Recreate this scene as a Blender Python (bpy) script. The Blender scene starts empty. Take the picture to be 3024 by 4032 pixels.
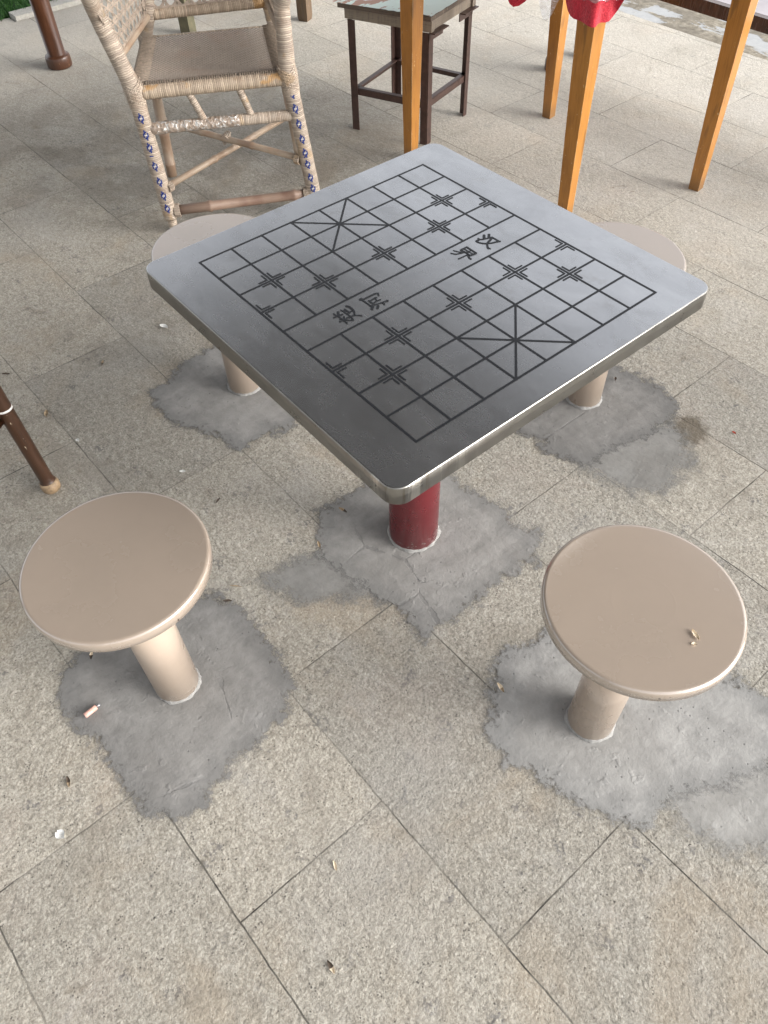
import bpy, bmesh, math, random
from mathutils import Vector, Matrix, noise
random.seed(11)
sc = bpy.context.scene
COL = sc.collection
V = Vector

# ------------------------------------------------------------------ object helpers
def link(name, me, mats, parent=None, smooth=True):
    if not isinstance(mats, (list, tuple)): mats = [mats]
    for m in mats: me.materials.append(m)
    o = bpy.data.objects.new(name, me)
    COL.objects.link(o)
    if smooth:
        for p in me.polygons: p.use_smooth = True
    if parent is not None:
        o.parent = parent
        # geometry is written in world space: cancel the chain of parent locations
        off = V((0, 0, 0)); q = parent
        while q is not None:
            off += q.location; q = q.parent
        o.location = -off if True else o.location
    return o

def root(name, label, cat, loc, group=None):
    o = bpy.data.objects.new(name, None); COL.objects.link(o)
    o.location = loc; o.empty_display_size = 0.05
    o['label'] = label; o['category'] = cat
    if group: o['group'] = group
    return o

def tag(o, label, cat, group=None):
    o['label'] = label; o['category'] = cat
    if group: o['group'] = group
    return o

def struct(name, me, m, smooth=False):
    o = link(name, me, m, None, smooth); o['kind'] = 'structure'
    return o

class MB:
    """collects shapes into one mesh (with a length/angle UV)"""
    def __init__(s):
        s.bm = bmesh.new(); s.uv = s.bm.loops.layers.uv.new('UVMap')
    def face(s, vs, uvs=None, mi=0):
        try: f = s.bm.faces.new(vs)
        except ValueError: return None
        f.material_index = mi
        if uvs:
            for l, u in zip(f.loops, uvs): l[s.uv].uv = u
        return f
    def tube(s, pts, r, seg=14, ref=(0, 0, 1), mi=0, cap=True, step=None, wob=0.0, u0=0.0):
        pts = [V(p) for p in pts]; ref = V(ref).normalized()
        rr = list(r) if isinstance(r, (list, tuple)) else [r] * len(pts)
        if step:
            P, R = [], []
            for a, b, ra, rb in zip(pts, pts[1:], rr, rr[1:]):
                n = max(1, int(round((b - a).length / step)))
                for i in range(n):
                    P.append(a.lerp(b, i / n)); R.append(ra + (rb - ra) * i / n)
            P.append(pts[-1]); R.append(rr[-1]); pts, rr = P, R
        rings = []; L = u0
        for i, p in enumerate(pts):
            t = (pts[min(i + 1, len(pts) - 1)] - pts[max(i - 1, 0)]).normalized()
            n = (ref - t * ref.dot(t))
            if n.length < 1e-4: n = t.orthogonal()
            n.normalize(); b = t.cross(n)
            if i: L += (p - pts[i - 1]).length
            ring = []
            for k in range(seg):
                a = 2 * math.pi * k / seg
                q = rr[i]
                if wob: q *= 1 + wob * noise.noise(V((L * 38, math.cos(a) * 1.1, math.sin(a) * 1.1 + rr[0] * 900)))
                ring.append(s.bm.verts.new(p + (n * math.cos(a) + b * math.sin(a)) * q))
            rings.append((ring, L))
        for (A, la), (B, lb) in zip(rings, rings[1:]):
            for k in range(seg):
                k2 = (k + 1) % seg; a0 = k / seg; a1 = (k + 1) / seg
                s.face([A[k], A[k2], B[k2], B[k]], [(la, a0), (la, a1), (lb, a1), (lb, a0)], mi)
        if cap:
            s.face(list(reversed(rings[0][0])), None, mi); s.face(rings[-1][0], None, mi)
        return s
    def lathe(s, prof, c=(0, 0, 0), seg=48, mi=0, capt=True, capb=True):
        c = V(c); rings = []
        for r, z in prof:
            rings.append([s.bm.verts.new(c + V((r * math.cos(2 * math.pi * k / seg), r * math.sin(2 * math.pi * k / seg), z))) for k in range(seg)])
        for i, (A, B) in enumerate(zip(rings, rings[1:])):
            for k in range(seg):
                k2 = (k + 1) % seg
                s.face([A[k], A[k2], B[k2], B[k]], [(prof[i][1], k / seg), (prof[i][1], (k + 1) / seg), (prof[i + 1][1], (k + 1) / seg), (prof[i + 1][1], k / seg)], mi)
        if capb: s.face(list(reversed(rings[0])), None, mi)
        if capt: s.face(rings[-1], None, mi)
        return s
    def prism(s, a, b, wa, wb, x, y=None, mi=0):
        """square-section bar from a to b; wa/wb = (width, depth) at the ends; x = direction of the width"""
        a, b = V(a), V(b); t = (b - a).normalized(); x = V(x); x = (x - t * x.dot(t)).normalized(); y = t.cross(x)
        def ring(c, w):
            return [s.bm.verts.new(c + x * (w[0] / 2 * i) + y * (w[1] / 2 * j)) for i, j in ((-1, -1), (1, -1), (1, 1), (-1, 1))]
        A, B = ring(a, wa), ring(b, wb); L = (b - a).length
        for k in range(4):
            k2 = (k + 1) % 4
            s.face([A[k], A[k2], B[k2], B[k]], [(0, k / 4), (0, (k + 1) / 4), (L, (k + 1) / 4), (L, k / 4)], mi)
        s.face(list(reversed(A)), None, mi); s.face(B, None, mi)
        return s
    def box(s, lo, hi, mi=0):
        lo, hi = V(lo), V(hi); c = (lo + hi) / 2
        return s.prism((c.x, c.y, lo.z), (c.x, c.y, hi.z), (hi.x - lo.x, hi.y - lo.y), (hi.x - lo.x, hi.y - lo.y), (1, 0, 0), mi=mi)
    def bevel(s, w, n=2):
        es = [e for e in s.bm.edges if len(e.link_faces) == 2 and e.calc_face_angle(0) > 0.6]
        bmesh.ops.bevel(s.bm, geom=es, offset=w, segments=n, profile=0.5, affect='EDGES')
        return s
    def build(s, name, mats, parent=None, smooth=True):
        bmesh.ops.recalc_face_normals(s.bm, faces=s.bm.faces)
        me = bpy.data.meshes.new(name); s.bm.to_mesh(me); s.bm.free()
        return link(name, me, mats, parent, smooth)
    def mesh(s, name):
        bmesh.ops.recalc_face_normals(s.bm, faces=s.bm.faces)
        me = bpy.data.meshes.new(name); s.bm.to_mesh(me); s.bm.free(); return me

# ------------------------------------------------------------------ material helpers
class NT:
    def __init__(s, name):
        s.m = bpy.data.materials.new(name); s.m.use_nodes = True
        s.t = s.m.node_tree; s.n = s.t.nodes; s.n.clear()
        s.out = s.n.new('ShaderNodeOutputMaterial'); s.b = s.n.new('ShaderNodeBsdfPrincipled')
        s.t.links.new(s.b.outputs[0], s.out.inputs[0])
    def l(s, a, b): s.t.links.new(a, b)
    def val(s, sock, v):
        if hasattr(v, 'is_output'): s.l(v, sock)
        else:
            try: sock.default_value = v
            except Exception: sock.default_value = (v[0], v[1], v[2], 1)
    def coord(s, which='Object'):
        if which == 'World': return s.n.new('ShaderNodeNewGeometry').outputs['Position']
        return s.n.new('ShaderNodeTexCoord').outputs[which]
    def mapping(s, v, scale=(1, 1, 1), loc=(0, 0, 0), rot=(0, 0, 0)):
        m = s.n.new('ShaderNodeMapping'); s.l(v, m.inputs[0])
        m.inputs['Scale'].default_value = scale; m.inputs['Location'].default_value = loc; m.inputs['Rotation'].default_value = rot
        return m.outputs[0]
    def noise(s, v, scale, detail=4, rough=0.55, dist=0.0, out='Fac'):
        n = s.n.new('ShaderNodeTexNoise'); s.l(v, n.inputs['Vector'])
        n.inputs['Scale'].default_value = scale; n.inputs['Detail'].default_value = detail
        n.inputs['Roughness'].default_value = rough; n.inputs['Distortion'].default_value = dist
        return n.outputs[out]
    def voro(s, v, scale, feature='F1', out='Distance', rand=1.0):
        n = s.n.new('ShaderNodeTexVoronoi'); n.feature = feature; s.l(v, n.inputs['Vector'])
        n.inputs['Scale'].default_value = scale; n.inputs['Randomness'].default_value = rand
        return n.outputs[out]
    def ramp(s, f, stops, interp='LINEAR'):
        r = s.n.new('ShaderNodeValToRGB'); s.l(f, r.inputs[0]); e = r.color_ramp.elements
        r.color_ramp.interpolation = interp
        while len(e) < len(stops): e.new(0.5)
        for k, (p, c) in enumerate(stops):
            e[k].position = p
            e[k].color = (c, c, c, 1) if not isinstance(c, (tuple, list)) else (c[0], c[1], c[2], 1)
        return r.outputs[0]
    def step(s, f, lo, hi, a=0.0, b=1.0):
        r = s.n.new('ShaderNodeMapRange'); r.interpolation_type = 'SMOOTHSTEP'
        s.val(r.inputs['Value'], f); r.inputs['From Min'].default_value = lo; r.inputs['From Max'].default_value = hi
        r.inputs['To Min'].default_value = a; r.inputs['To Max'].default_value = b
        return r.outputs[0]
    def mix(s, f, a, b, mode='MIX'):
        m = s.n.new('ShaderNodeMix'); m.data_type = 'RGBA'; m.blend_type = mode
        s.val(m.inputs[0], f); s.val(m.inputs[6], a); s.val(m.inputs[7], b)
        return m.outputs[2]
    def math(s, op, a, b=0.0, c=0.0):
        m = s.n.new('ShaderNodeMath'); m.operation = op
        s.val(m.inputs[0], a); s.val(m.inputs[1], b); s.val(m.inputs[2], c)
        return m.outputs[0]
    def bump(s, h, strength=0.5, dist=0.002, nrm=None):
        b = s.n.new('ShaderNodeBump'); s.l(h, b.inputs['Height'])
        b.inputs['Strength'].default_value = strength; b.inputs['Distance'].default_value = dist
        if nrm is not None: s.l(nrm, b.inputs['Normal'])
        return b.outputs[0]
    def set(s, **k):
        names = dict(col='Base Color', rough='Roughness', metal='Metallic', nrm='Normal', coat='Coat Weight', coatr='Coat Roughness',
                     spec='Specular IOR Level', trans='Transmission Weight', alpha='Alpha', ior='IOR', sheen='Sheen Weight', aniso='Anisotropic')
        for a, v in k.items(): s.val(s.b.inputs[names[a]], v)
        return s

# ------------------------------------------------------------------ materials
def mat_granite():
    t = NT('granite_paving'); P = t.coord('World')
    x = t.n.new('ShaderNodeSeparateXYZ'); t.l(P, x.inputs[0])
    jit = t.noise(P, 14, 2); jit = t.math('MULTIPLY', t.math('SUBTRACT', jit, 0.5), 0.006)
    yy = t.math('ADD', t.math('ADD', t.math('MULTIPLY', x.outputs[0], -0.0227), x.outputs[1]), 0.1649 + 0.0008)
    xx = t.math('ADD', t.math('ADD', t.math('MULTIPLY', x.outputs[1], 0.008), x.outputs[0]), -0.1235)
    c = t.n.new('ShaderNodeCombineXYZ'); t.l(t.math('ADD', xx, jit), c.inputs[0]); t.l(t.math('ADD', yy, jit), c.inputs[1])
    br = t.n.new('ShaderNodeTexBrick'); t.l(c.outputs[0], br.inputs['Vector'])
    br.offset = 0.5; br.offset_frequency = 2; br.squash = 1.0
    br.inputs['Color1'].default_value = (0, 0, 0, 1); br.inputs['Color2'].default_value = (1, 1, 1, 1); br.inputs['Mortar'].default_value = (.5, .5, .5, 1)
    br.inputs['Scale'].default_value = 1; br.inputs['Mortar Size'].default_value = 0.0016; br.inputs['Mortar Smooth'].default_value = 0.2
    br.inputs['Brick Width'].default_value = 0.67; br.inputs['Row Height'].default_value = 0.33559
    tile = br.outputs['Color']; seam = br.outputs['Fac']
    g = t.math('ADD', t.math('MULTIPLY', t.noise(P, 180, 4, .72), .55), t.math('MULTIPLY', t.noise(P, 68, 5, .75), .45))
    col = t.ramp(g, [(0.33, (.13, .12, .105)), (0.435, (.30, .287, .255)), (0.52, (.435, .42, .375)), (0.64, (.64, .625, .58))])
    g2 = t.noise(P, 70, 3, .6)
    col = t.mix(t.step(g2, .55, .72, 0, .45), col, (.30, .275, .24, 1))
    sp = t.math('MULTIPLY', t.step(t.voro(P, 150), .30, .18), t.step(t.noise(P, 40, 2), .50, .64))
    col = t.mix(t.math('MULTIPLY', sp, .9), col, (.06, .056, .054, 1))
    cl = t.math('MULTIPLY', t.step(t.noise(P, 13, 4, .65), .58, .66), t.step(t.noise(P, 105, 3), .47, .55))
    col = t.mix(t.math('MULTIPLY', cl, .62), col, (.11, .112, .125, 1))
    warm = t.step(t.noise(P, 2.6, 4, .6, .6), .50, .68)
    col = t.mix(t.math('MULTIPLY', warm, .40), col, (.43, .36, .27, 1), 'MIX')
    pink = t.step(t.noise(t.mapping(P, loc=(7, 3, 1)), 3.4, 3), .55, .75)
    col = t.mix(t.math('MULTIPLY', pink, .22), col, (.43, .36, .32, 1))
    mott = t.noise(P, 28, 5, .7, .4)
    col = t.mix(t.step(mott, .52, .68, 0, .32), col, (.25, .235, .205, 1))
    col = t.mix(t.step(mott, .46, .32, 0, .30), col, (.56, .55, .52, 1))
    worn = t.noise(P, 4.2, 6, .7, .8)
    col = t.mix(t.step(worn, .53, .66, 0, .42), col, (.26, .24, .205, 1))
    col = t.mix(t.step(worn, .46, .34, 0, .25), col, (.52, .515, .50, 1))
    grey = t.step(t.noise(t.mapping(P, loc=(3, 9, 1)), 2.2, 3), .52, .74)
    col = t.mix(t.math('MULTIPLY', grey, .40), col, (.40, .40, .39, 1))
    col = t.mix(1.0, col, t.ramp(tile, [(0, (.81, .79, .765)), (1, (1.02, .98, .93))]), 'MULTIPLY')
    # trodden-in dirt: the paving is browner under the chairs than near the open edge
    d = t.noise(P, .9, 5, .62, .5); d2 = t.noise(P, 5, 5, .65)
    dirt = t.math('MULTIPLY', t.step(d, .36, .66), t.step(d2, .30, .62))
    zone = t.math('MULTIPLY', t.step(x.outputs[0], -.2, -1.1), t.step(x.outputs[1], 1.9, .9))
    dirt = t.math('MULTIPLY', dirt, t.math('ADD', t.math('MULTIPLY', zone, .85), .12)); dirt = t.math('MAXIMUM', dirt, t.math('MULTIPLY', zone, .30))
    col = t.mix(dirt, col, t.mix(.62, col, (.14, .118, .092, 1)))
    edge_light = t.math('MULTIPLY', t.math('MAXIMUM', t.step(x.outputs[1], .7, 2.5), t.step(x.outputs[0], -2.5, -3.9)), t.step(t.noise(P, 3.3, 4), .25, .55, .55, 1.0))   # brighter daylight near the open edges, painted in as paler stone
    col = t.mix(t.math('MULTIPLY', edge_light, .42), col, (.68, .64, .575, 1))
    st = t.math('MULTIPLY', t.step(t.noise(P, 7.5, 4, .7, .5), .63, .72), .35)
    col = t.mix(st, col, (.19, .155, .11, 1))
    # brown damp stain next to the seam by the far right seat
    dv = t.n.new('ShaderNodeVectorMath'); dv.operation = 'DISTANCE'; t.l(P, dv.inputs[0]); dv.inputs[1].default_value = (.225, .822, 0)
    ds = t.math('ADD', dv.outputs['Value'], t.math('MULTIPLY', t.math('SUBTRACT', t.noise(P, 26, 4, .7), .5), .12))
    col = t.mix(t.step(ds, .075, .035, 0, .75), col, (.085, .065, .04, 1))
    sv = t.math('MULTIPLY', seam, t.step(t.noise(P, 3.1, 3), .40, .62, .30, 1.0))
    col = t.mix(sv, col, t.ramp(t.noise(P, 22, 3), [(.35, (.045, .04, .034)), (.62, (.16, .148, .125))]))
    h = t.math('ADD', t.math('MULTIPLY', t.noise(P, 85, 5, .75), 1.2), t.math('MULTIPLY', t.noise(P, 22, 3), .8))
    h = t.math('SUBTRACT', h, t.math('MULTIPLY', seam, 1.6))
    t.set(col=col, rough=t.step(t.noise(P, 30, 3), .3, .7, .68, .9), nrm=t.bump(h, .95, .0055), spec=.35)
    return t.m

def mat_cement(name, base, film):
    t = NT(name); P = t.coord('World')
    at = t.n.new('ShaderNodeAttribute'); at.attribute_name = 'edge'
    e = at.outputs['Fac']
    n1 = t.noise(P, 20, 6, .72); n2 = t.noise(P, 95, 4, .7); n3 = t.noise(P, 5, 4, .6, .6)
    trow = t.noise(t.mapping(P, scale=(2.2, 13, 1), rot=(0, 0, .75)), 2.0, 5, .6, .5)
    trow2 = t.noise(t.mapping(P, scale=(12, 2.4, 1), rot=(0, 0, .35)), 2.0, 5, .6, .5)
    m = t.math('ADD', t.math('ADD', t.math('MULTIPLY', n1, .40), t.math('MULTIPLY', n2, .15)), t.math('ADD', t.math('MULTIPLY', trow, .20), t.math('MULTIPLY', trow2, .25)))
    col = t.ramp(m, [(.36, tuple(.70 * c for c in base)), (.5, base), (.64, tuple(1.25 * c for c in base))])
    col = t.mix(t.step(n3, .47, .66, 0, .50), col, (base[0] * .72, base[1] * .71, base[2] * .70, 1))
    col = t.mix(t.step(n3, .44, .30, 0, .45), col, (base[0] * 1.22, base[1] * 1.24, base[2] * 1.27, 1))
    rim = t.step(t.math('ADD', e, t.math('MULTIPLY', t.math('SUBTRACT', n1, .5), .7)), .50, .95)   # thin, darker smear over the stone at the border
    col = t.mix(t.math('MULTIPLY', t.math('SUBTRACT', 1.0, rim), .62), col, (base[0] * .68, base[1] * .69, base[2] * .70, 1))
    pit = t.step(t.voro(P, 60), .16, .08)
    pit = t.math('MULTIPLY', pit, t.step(t.noise(P, 12, 2), .52, .62))
    col = t.mix(t.math('MULTIPLY', pit, .7), col, (.1, .1, .1, 1))
    cr = t.voro(t.mapping(P, scale=(1, 1, 1)), 4.2, 'DISTANCE_TO_EDGE'); crn = t.math('ADD', cr, t.math('MULTIPLY', t.math('SUBTRACT', n1, .5), .10))
    crack = t.math('MULTIPLY', t.step(crn, .012, .004), t.step(t.noise(P, 3, 2), .50, .58))
    col = t.mix(t.math('MULTIPLY', crack, .3), col, (.12, .12, .12, 1))
    rag = t.math('ADD', e, t.math('MULTIPLY', t.math('SUBTRACT', t.noise(P, 17, 5, .7), .5), .80))
    rag = t.math('ADD', rag, t.math('MULTIPLY', t.math('SUBTRACT', t.noise(P, 75, 5, .8), .5), .75))
    a = t.step(rag, .36, .56 if not film else .80, 0, .97 if not film else .66)
    a = t.math('MULTIPLY', a, t.step(e, .02, .16))
    hh = t.math('ADD', t.math('MULTIPLY', n1, 1.2), t.math('MULTIPLY', t.noise(P, 130, 2, .5), t.step(e, .8, .2, .10, .40)))
    lump = t.math('MULTIPLY', t.step(t.noise(P, 48, 2, .5), .58, .70), t.step(t.noise(P, 9, 2), .46, .60)); hh = t.math('ADD', hh, t.math('MULTIPLY', lump, .35))
    hh = t.math('SUBTRACT', hh, t.math('ADD', t.math('MULTIPLY', pit, .3), t.math('MULTIPLY', crack, .5)))
    hh = t.math('ADD', hh, t.math('MULTIPLY', t.math('ADD', trow, trow2), .22))
    t.set(col=col, rough=.82, spec=.3, nrm=t.bump(hh, .5, .005), alpha=a)
    return t.m

def mat_steel():
    t = NT('brushed_steel'); P = t.coord('World')
    smear = t.noise(t.mapping(P, scale=(1, 1.6, 1)), 6, 6, .62, .8); fine = t.noise(t.mapping(P, scale=(1, 40, 1)), 60, 2)
    blot = t.noise(P, 17, 4, .6)
    col = t.ramp(smear, [(.28, (.475, .48, .495)), (.52, (.54, .545, .56)), (.75, (.61, .615, .63))])
    b2 = t.noise(t.mapping(P, scale=(1, 1.7, 1), rot=(0, 0, .4)), 11, 6, .72, .9)
    col = t.mix(t.step(b2, .50, .70, 0, .26), col, (.37, .365, .37, 1))
    col = t.mix(t.step(blot, .58, .74, 0, .25), col, (.36, .34, .32, 1))
    scr = t.noise(t.mapping(P, scale=(1, 30, 1), rot=(0, 0, .9)), 14, 3, .6); scr2 = t.noise(t.mapping(P, scale=(30, 1, 1), rot=(0, 0, .3)), 11, 3, .6)
    col = t.mix(t.math('MULTIPLY', t.math('MAXIMUM', t.step(scr, .70, .74), t.step(scr2, .72, .76)), .22), col, (.75, .75, .77, 1))
    speck = t.step(t.voro(P, 42), .06, .03)
    col = t.mix(t.math('MULTIPLY', speck, .6), col, (.6, .6, .6, 1))
    r = t.math('ADD', t.step(b2, .3, .7, .235, .285), t.math('MULTIPLY', t.math('SUBTRACT', blot, .5), .04))
    t.set(col=col, metal=.93, rough=r, nrm=t.bump(fine, .006, .001))
    return t.m

def mat_steel_edge():
    t = NT('polished_steel_edge'); P = t.coord('World')
    n = t.noise(t.mapping(P, scale=(1, 1, .12)), 45, 4, .6); b = t.noise(P, 30, 3)
    x = t.n.new('ShaderNodeSeparateXYZ'); t.l(P, x.inputs[0])
    col = t.ramp(b, [(.3, (.27, .262, .246)), (.7, (.32, .312, .294))])
    cor = t.math('MULTIPLY', t.step(x.outputs[0], .22, .36), t.step(x.outputs[1], -.16, -.34))       # drips and rust only round the near corner
    col = t.mix(t.math('MULTIPLY', cor, t.step(n, .50, .60, 0, .7)), col, (.74, .73, .67, 1))
    col = t.mix(t.math('MULTIPLY', cor, t.step(n, .40, .34, 0, .6)), col, (.16, .13, .09, 1))
    col = t.mix(t.step(t.noise(P, 46, 3), .725, .745, 0, .8), col, (.10, .06, .04, 1))
    t.set(col=col, metal=.95, rough=t.step(b, .3, .7, .27, .36))
    return t.m

def mat_paint(name, base, rough=.3, chip=None, wear_z=None, coat=0.0, dirt=.25):
    t = NT(name); P = t.coord('World')
    x = t.n.new('ShaderNodeSeparateXYZ'); t.l(P, x.inputs[0])
    n = t.noise(P, 9, 5, .6); f = t.noise(P, 220, 3)
    col = t.mix(t.step(n, .35, .7), base + (1,), tuple(c * (1 - dirt * .6) for c in base) + (1,))
    sc_ = t.math('MULTIPLY', t.step(t.noise(t.mapping(P, scale=(1, 6, 1), rot=(0, 0, .6)), 24, 4, .6), .70, .74), .015)
    col = t.mix(sc_, col, tuple(min(1, c * 1.35 + .03) for c in base) + (1,))
    rimz = t.math('MULTIPLY', t.step(x.outputs[2], .4415, .4445), t.step(x.outputs[2], .4605, .4575))
    col = t.mix(t.math('MULTIPLY', rimz, t.step(t.noise(P, 62, 3, .6), .665, .685)), col, (.05, .035, .03, 1))
    if chip:
        w = t.math('SUBTRACT', t.noise(t.mapping(P, scale=(1, 1, 2.2)), 55, 5, .75), t.math('MULTIPLY', x.outputs[2], wear_z))
        col = t.mix(t.step(w, .525, .56), col, chip + (1,))
    t.set(col=col, rough=t.step(n, .3, .7, rough * .8, rough * 1.3), nrm=t.bump(t.math('ADD', f, t.math('MULTIPLY', n, 2.0)), .05, .001), coat=coat, coatr=.15)
    t.b.inputs['Coat IOR'].default_value = 1.5 + .6 * (coat > .5)
    return t.m

def mat_plain(name, base, rough=.6, var=.25, scale=40, metal=0.0, bump=.2, spec=.5):
    t = NT(name); P = t.coord('World')
    n = t.noise(P, scale, 5, .65)
    col = t.ramp(n, [(.3, tuple(c * (1 - var) for c in base)), (.7, tuple(min(1, c * (1 + var)) for c in base))])
    t.set(col=col, rough=rough, metal=metal, nrm=t.bump(n, bump, .002), spec=spec)
    return t.m

def mat_wood(name, base, dark, rough=.4, wear=(.55, .38, .20), wearamt=.5, coat=.2, arris=False):
    t = NT(name); U = t.coord('UV'); P = t.coord('World')
    g = t.noise(t.mapping(U, scale=(3, 30, 1)), 4, 5, .65, .4)
    g2 = t.noise(t.mapping(P, scale=(1, 1, .12)), 90, 4, .6)
    col = t.ramp(t.math('ADD', t.math('MULTIPLY', g, .6), t.math('MULTIPLY', g2, .4)), [(.32, dark), (.5, base), (.72, tuple(min(1, c * 1.18) for c in base))])
    big = t.noise(t.mapping(P, scale=(1, 1, .4)), 7, 4, .6)
    col = t.mix(t.step(big, .50, .72, 0, .55), col, dark + (1,))
    w = t.noise(t.mapping(P, scale=(1, 1, .5)), 85, 4, .7)
    col = t.mix(t.step(w, .655, .69, 0, wearamt), col, wear + (1,))
    if arris:
        bv = t.n.new('ShaderNodeBevel'); bv.samples = 4; bv.inputs['Radius'].default_value = .0045
        ge = t.n.new('ShaderNodeNewGeometry'); dt = t.n.new('ShaderNodeVectorMath'); dt.operation = 'DOT_PRODUCT'
        t.l(bv.outputs[0], dt.inputs[0]); t.l(ge.outputs['Normal'], dt.inputs[1])
        em = t.math('MULTIPLY', t.step(dt.outputs['Value'], .985, .90), t.step(t.noise(t.mapping(P, scale=(1, 1, .3)), 40, 4, .7), .42, .60))
        col = t.mix(t.math('MULTIPLY', em, .75), col, (.62, .47, .26, 1))
        z = t.n.new('ShaderNodeSeparateXYZ'); t.l(P, z.inputs[0])
        ft = t.math('MULTIPLY', t.step(t.math('ADD', z.outputs[2], t.math('MULTIPLY', big, .06)), .11, .04), .65)
        col = t.mix(ft, col, (.16, .085, .03, 1))
        stn = t.math('MULTIPLY', t.step(t.noise(t.mapping(P, scale=(1, 1, .16)), 26, 3, .6), .60, .68), .55)
        col = t.mix(stn, col, (.13, .06, .012, 1))
    t.set(col=col, rough=t.step(g2, .3, .7, rough * .8, rough * 1.25), nrm=t.bump(t.math('ADD', g2, big), .18, .0015), coat=coat, coatr=.25)
    return t.m

def mat_rattan(name, base, pitch=.0058, bare=(.42, .26, .10), bareamt=.35):
    t = NT(name); U = t.coord('UV'); P = t.coord('World')
    x = t.n.new('ShaderNodeSeparateXYZ'); t.l(U, x.inputs[0])
    wob = t.math('MULTIPLY', t.math('SUBTRACT', t.noise(P, 26, 3), .5), .010)
    u = t.math('DIVIDE', t.math('ADD', x.outputs[0], wob), pitch)
    fr = t.math('FRACT', u); idn = t.math('FLOOR', u)
    prof = t.math('SINE', t.math('MULTIPLY', fr, math.pi))
    c = t.n.new('ShaderNodeCombineXYZ'); t.l(idn, c.inputs[0]); t.l(t.math('MULTIPLY', x.outputs[1], 2.5), c.inputs[1])
    w = t.n.new('ShaderNodeTexWhiteNoise'); w.noise_dimensions = '1D'; t.l(idn, w.inputs['W'])
    col = t.mix(w.outputs[0], tuple(c * .74 for c in base) + (1,), tuple(min(1, c * 1.22) for c in base) + (1,))
    d = t.noise(P, 18, 4, .65)
    col = t.mix(t.step(d, .52, .70, 0, .55), col, (base[0] * .62, base[1] * .52, base[2] * .45, 1))
    col = t.mix(t.math('MULTIPLY', t.step(t.noise(t.mapping(P, loc=(4, 1, 0)), 11, 3), .60, .66), bareamt), col, bare + (1,))
    col = t.mix(t.math('MULTIPLY', t.step(prof, .50, .08, 0, .78), t.step(t.noise(P, 30, 3), .35, .65, .35, 1)), col, (.12, .09, .065, 1))
    t.set(col=col, rough=.6, nrm=t.bump(t.math('ADD', prof, t.math('MULTIPLY', t.noise(P, 70, 3), 1.2)), .65, .0020), spec=.4)
    return t.m

def mat_weave(name, base):
    t = NT(name); U = t.coord('UV'); P = t.coord('World')
    x = t.n.new('ShaderNodeSeparateXYZ'); t.l(U, x.inputs[0])
    k = math.pi / .0075
    a = t.math('SINE', t.math('MULTIPLY', x.outputs[0], k)); b = t.math('SINE', t.math('MULTIPLY', x.outputs[1], k))
    h = t.math('MULTIPLY', a, b)
    str_ = t.noise(t.mapping(U, scale=(12, 300, 1)), 1, 3); st2 = t.noise(t.mapping(U, scale=(300, 12, 1)), 1, 3)
    blot = t.noise(P, 7, 4, .6)
    col = t.ramp(t.math('ADD', t.math('MULTIPLY', str_, .5), t.math('MULTIPLY', st2, .5)), [(.35, tuple(c * .72 for c in base)), (.65, tuple(c * 1.2 for c in base))])
    col = t.mix(t.step(blot, .45, .72, 0, .45), col, (base[0] * .95, base[1] * .72, base[2] * .6, 1))
    col = t.mix(t.step(h, .10, -.75, 0, .62), col, (.10, .08, .062, 1))
    col = t.mix(t.step(h, .35, .9, 0, .35), col, (.52, .45, .38, 1))
    t.set(col=col, rough=.65, nrm=t.bump(h, .7, .0015), spec=.35)
    return t.m

def mat_bamboo(name, base, red):
    t = NT(name); U = t.coord('UV'); P = t.coord('World')
    g = t.noise(t.mapping(U, scale=(6, 60, 1)), 2, 5, .65)
    big = t.noise(P, 10, 3)
    col = t.ramp(g, [(.3, tuple(c * .62 for c in base)), (.55, base), (.75, tuple(min(1, c * 1.25) for c in base))])
    col = t.mix(t.step(big, .42, .66), col, t.mix(.6, col, red + (1,)))
    t.set(col=col, rough=.5, nrm=t.bump(g, .3, .0015))
    return t.m

def mat_foil():
    t = NT('tape_wrapped_cane'); P = t.coord('World')
    n = t.noise(P, 48, 4, .7, 1.2); v = t.voro(P, 75, out='Distance')
    m = t.step(n, .52, .60)
    col = t.mix(m, (.30, .235, .185, 1), (.66, .64, .61, 1))
    t.set(col=col, rough=t.step(n, .4, .6, .45, .16), metal=t.math('MULTIPLY', m, .35), coat=.8, coatr=.1, nrm=t.bump(t.math('ADD', v, n), .9, .006))
    return t.m

def mat_cloth():
    t = NT('red_terry_cloth'); P = t.coord('World')
    n = t.noise(P, 190, 4, .7); b = t.noise(P, 16, 3)
    col = t.ramp(n, [(.3, (.33, .015, .026)), (.55, (.56, .032, .052)), (.75, (.70, .08, .10))])
    col = t.mix(t.step(b, .45, .7, 0, .35), col, (.38, .015, .03, 1))
    t.set(col=col, rough=.95, nrm=t.bump(n, .9, .004), sheen=.4, spec=.1)
    return t.m

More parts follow.
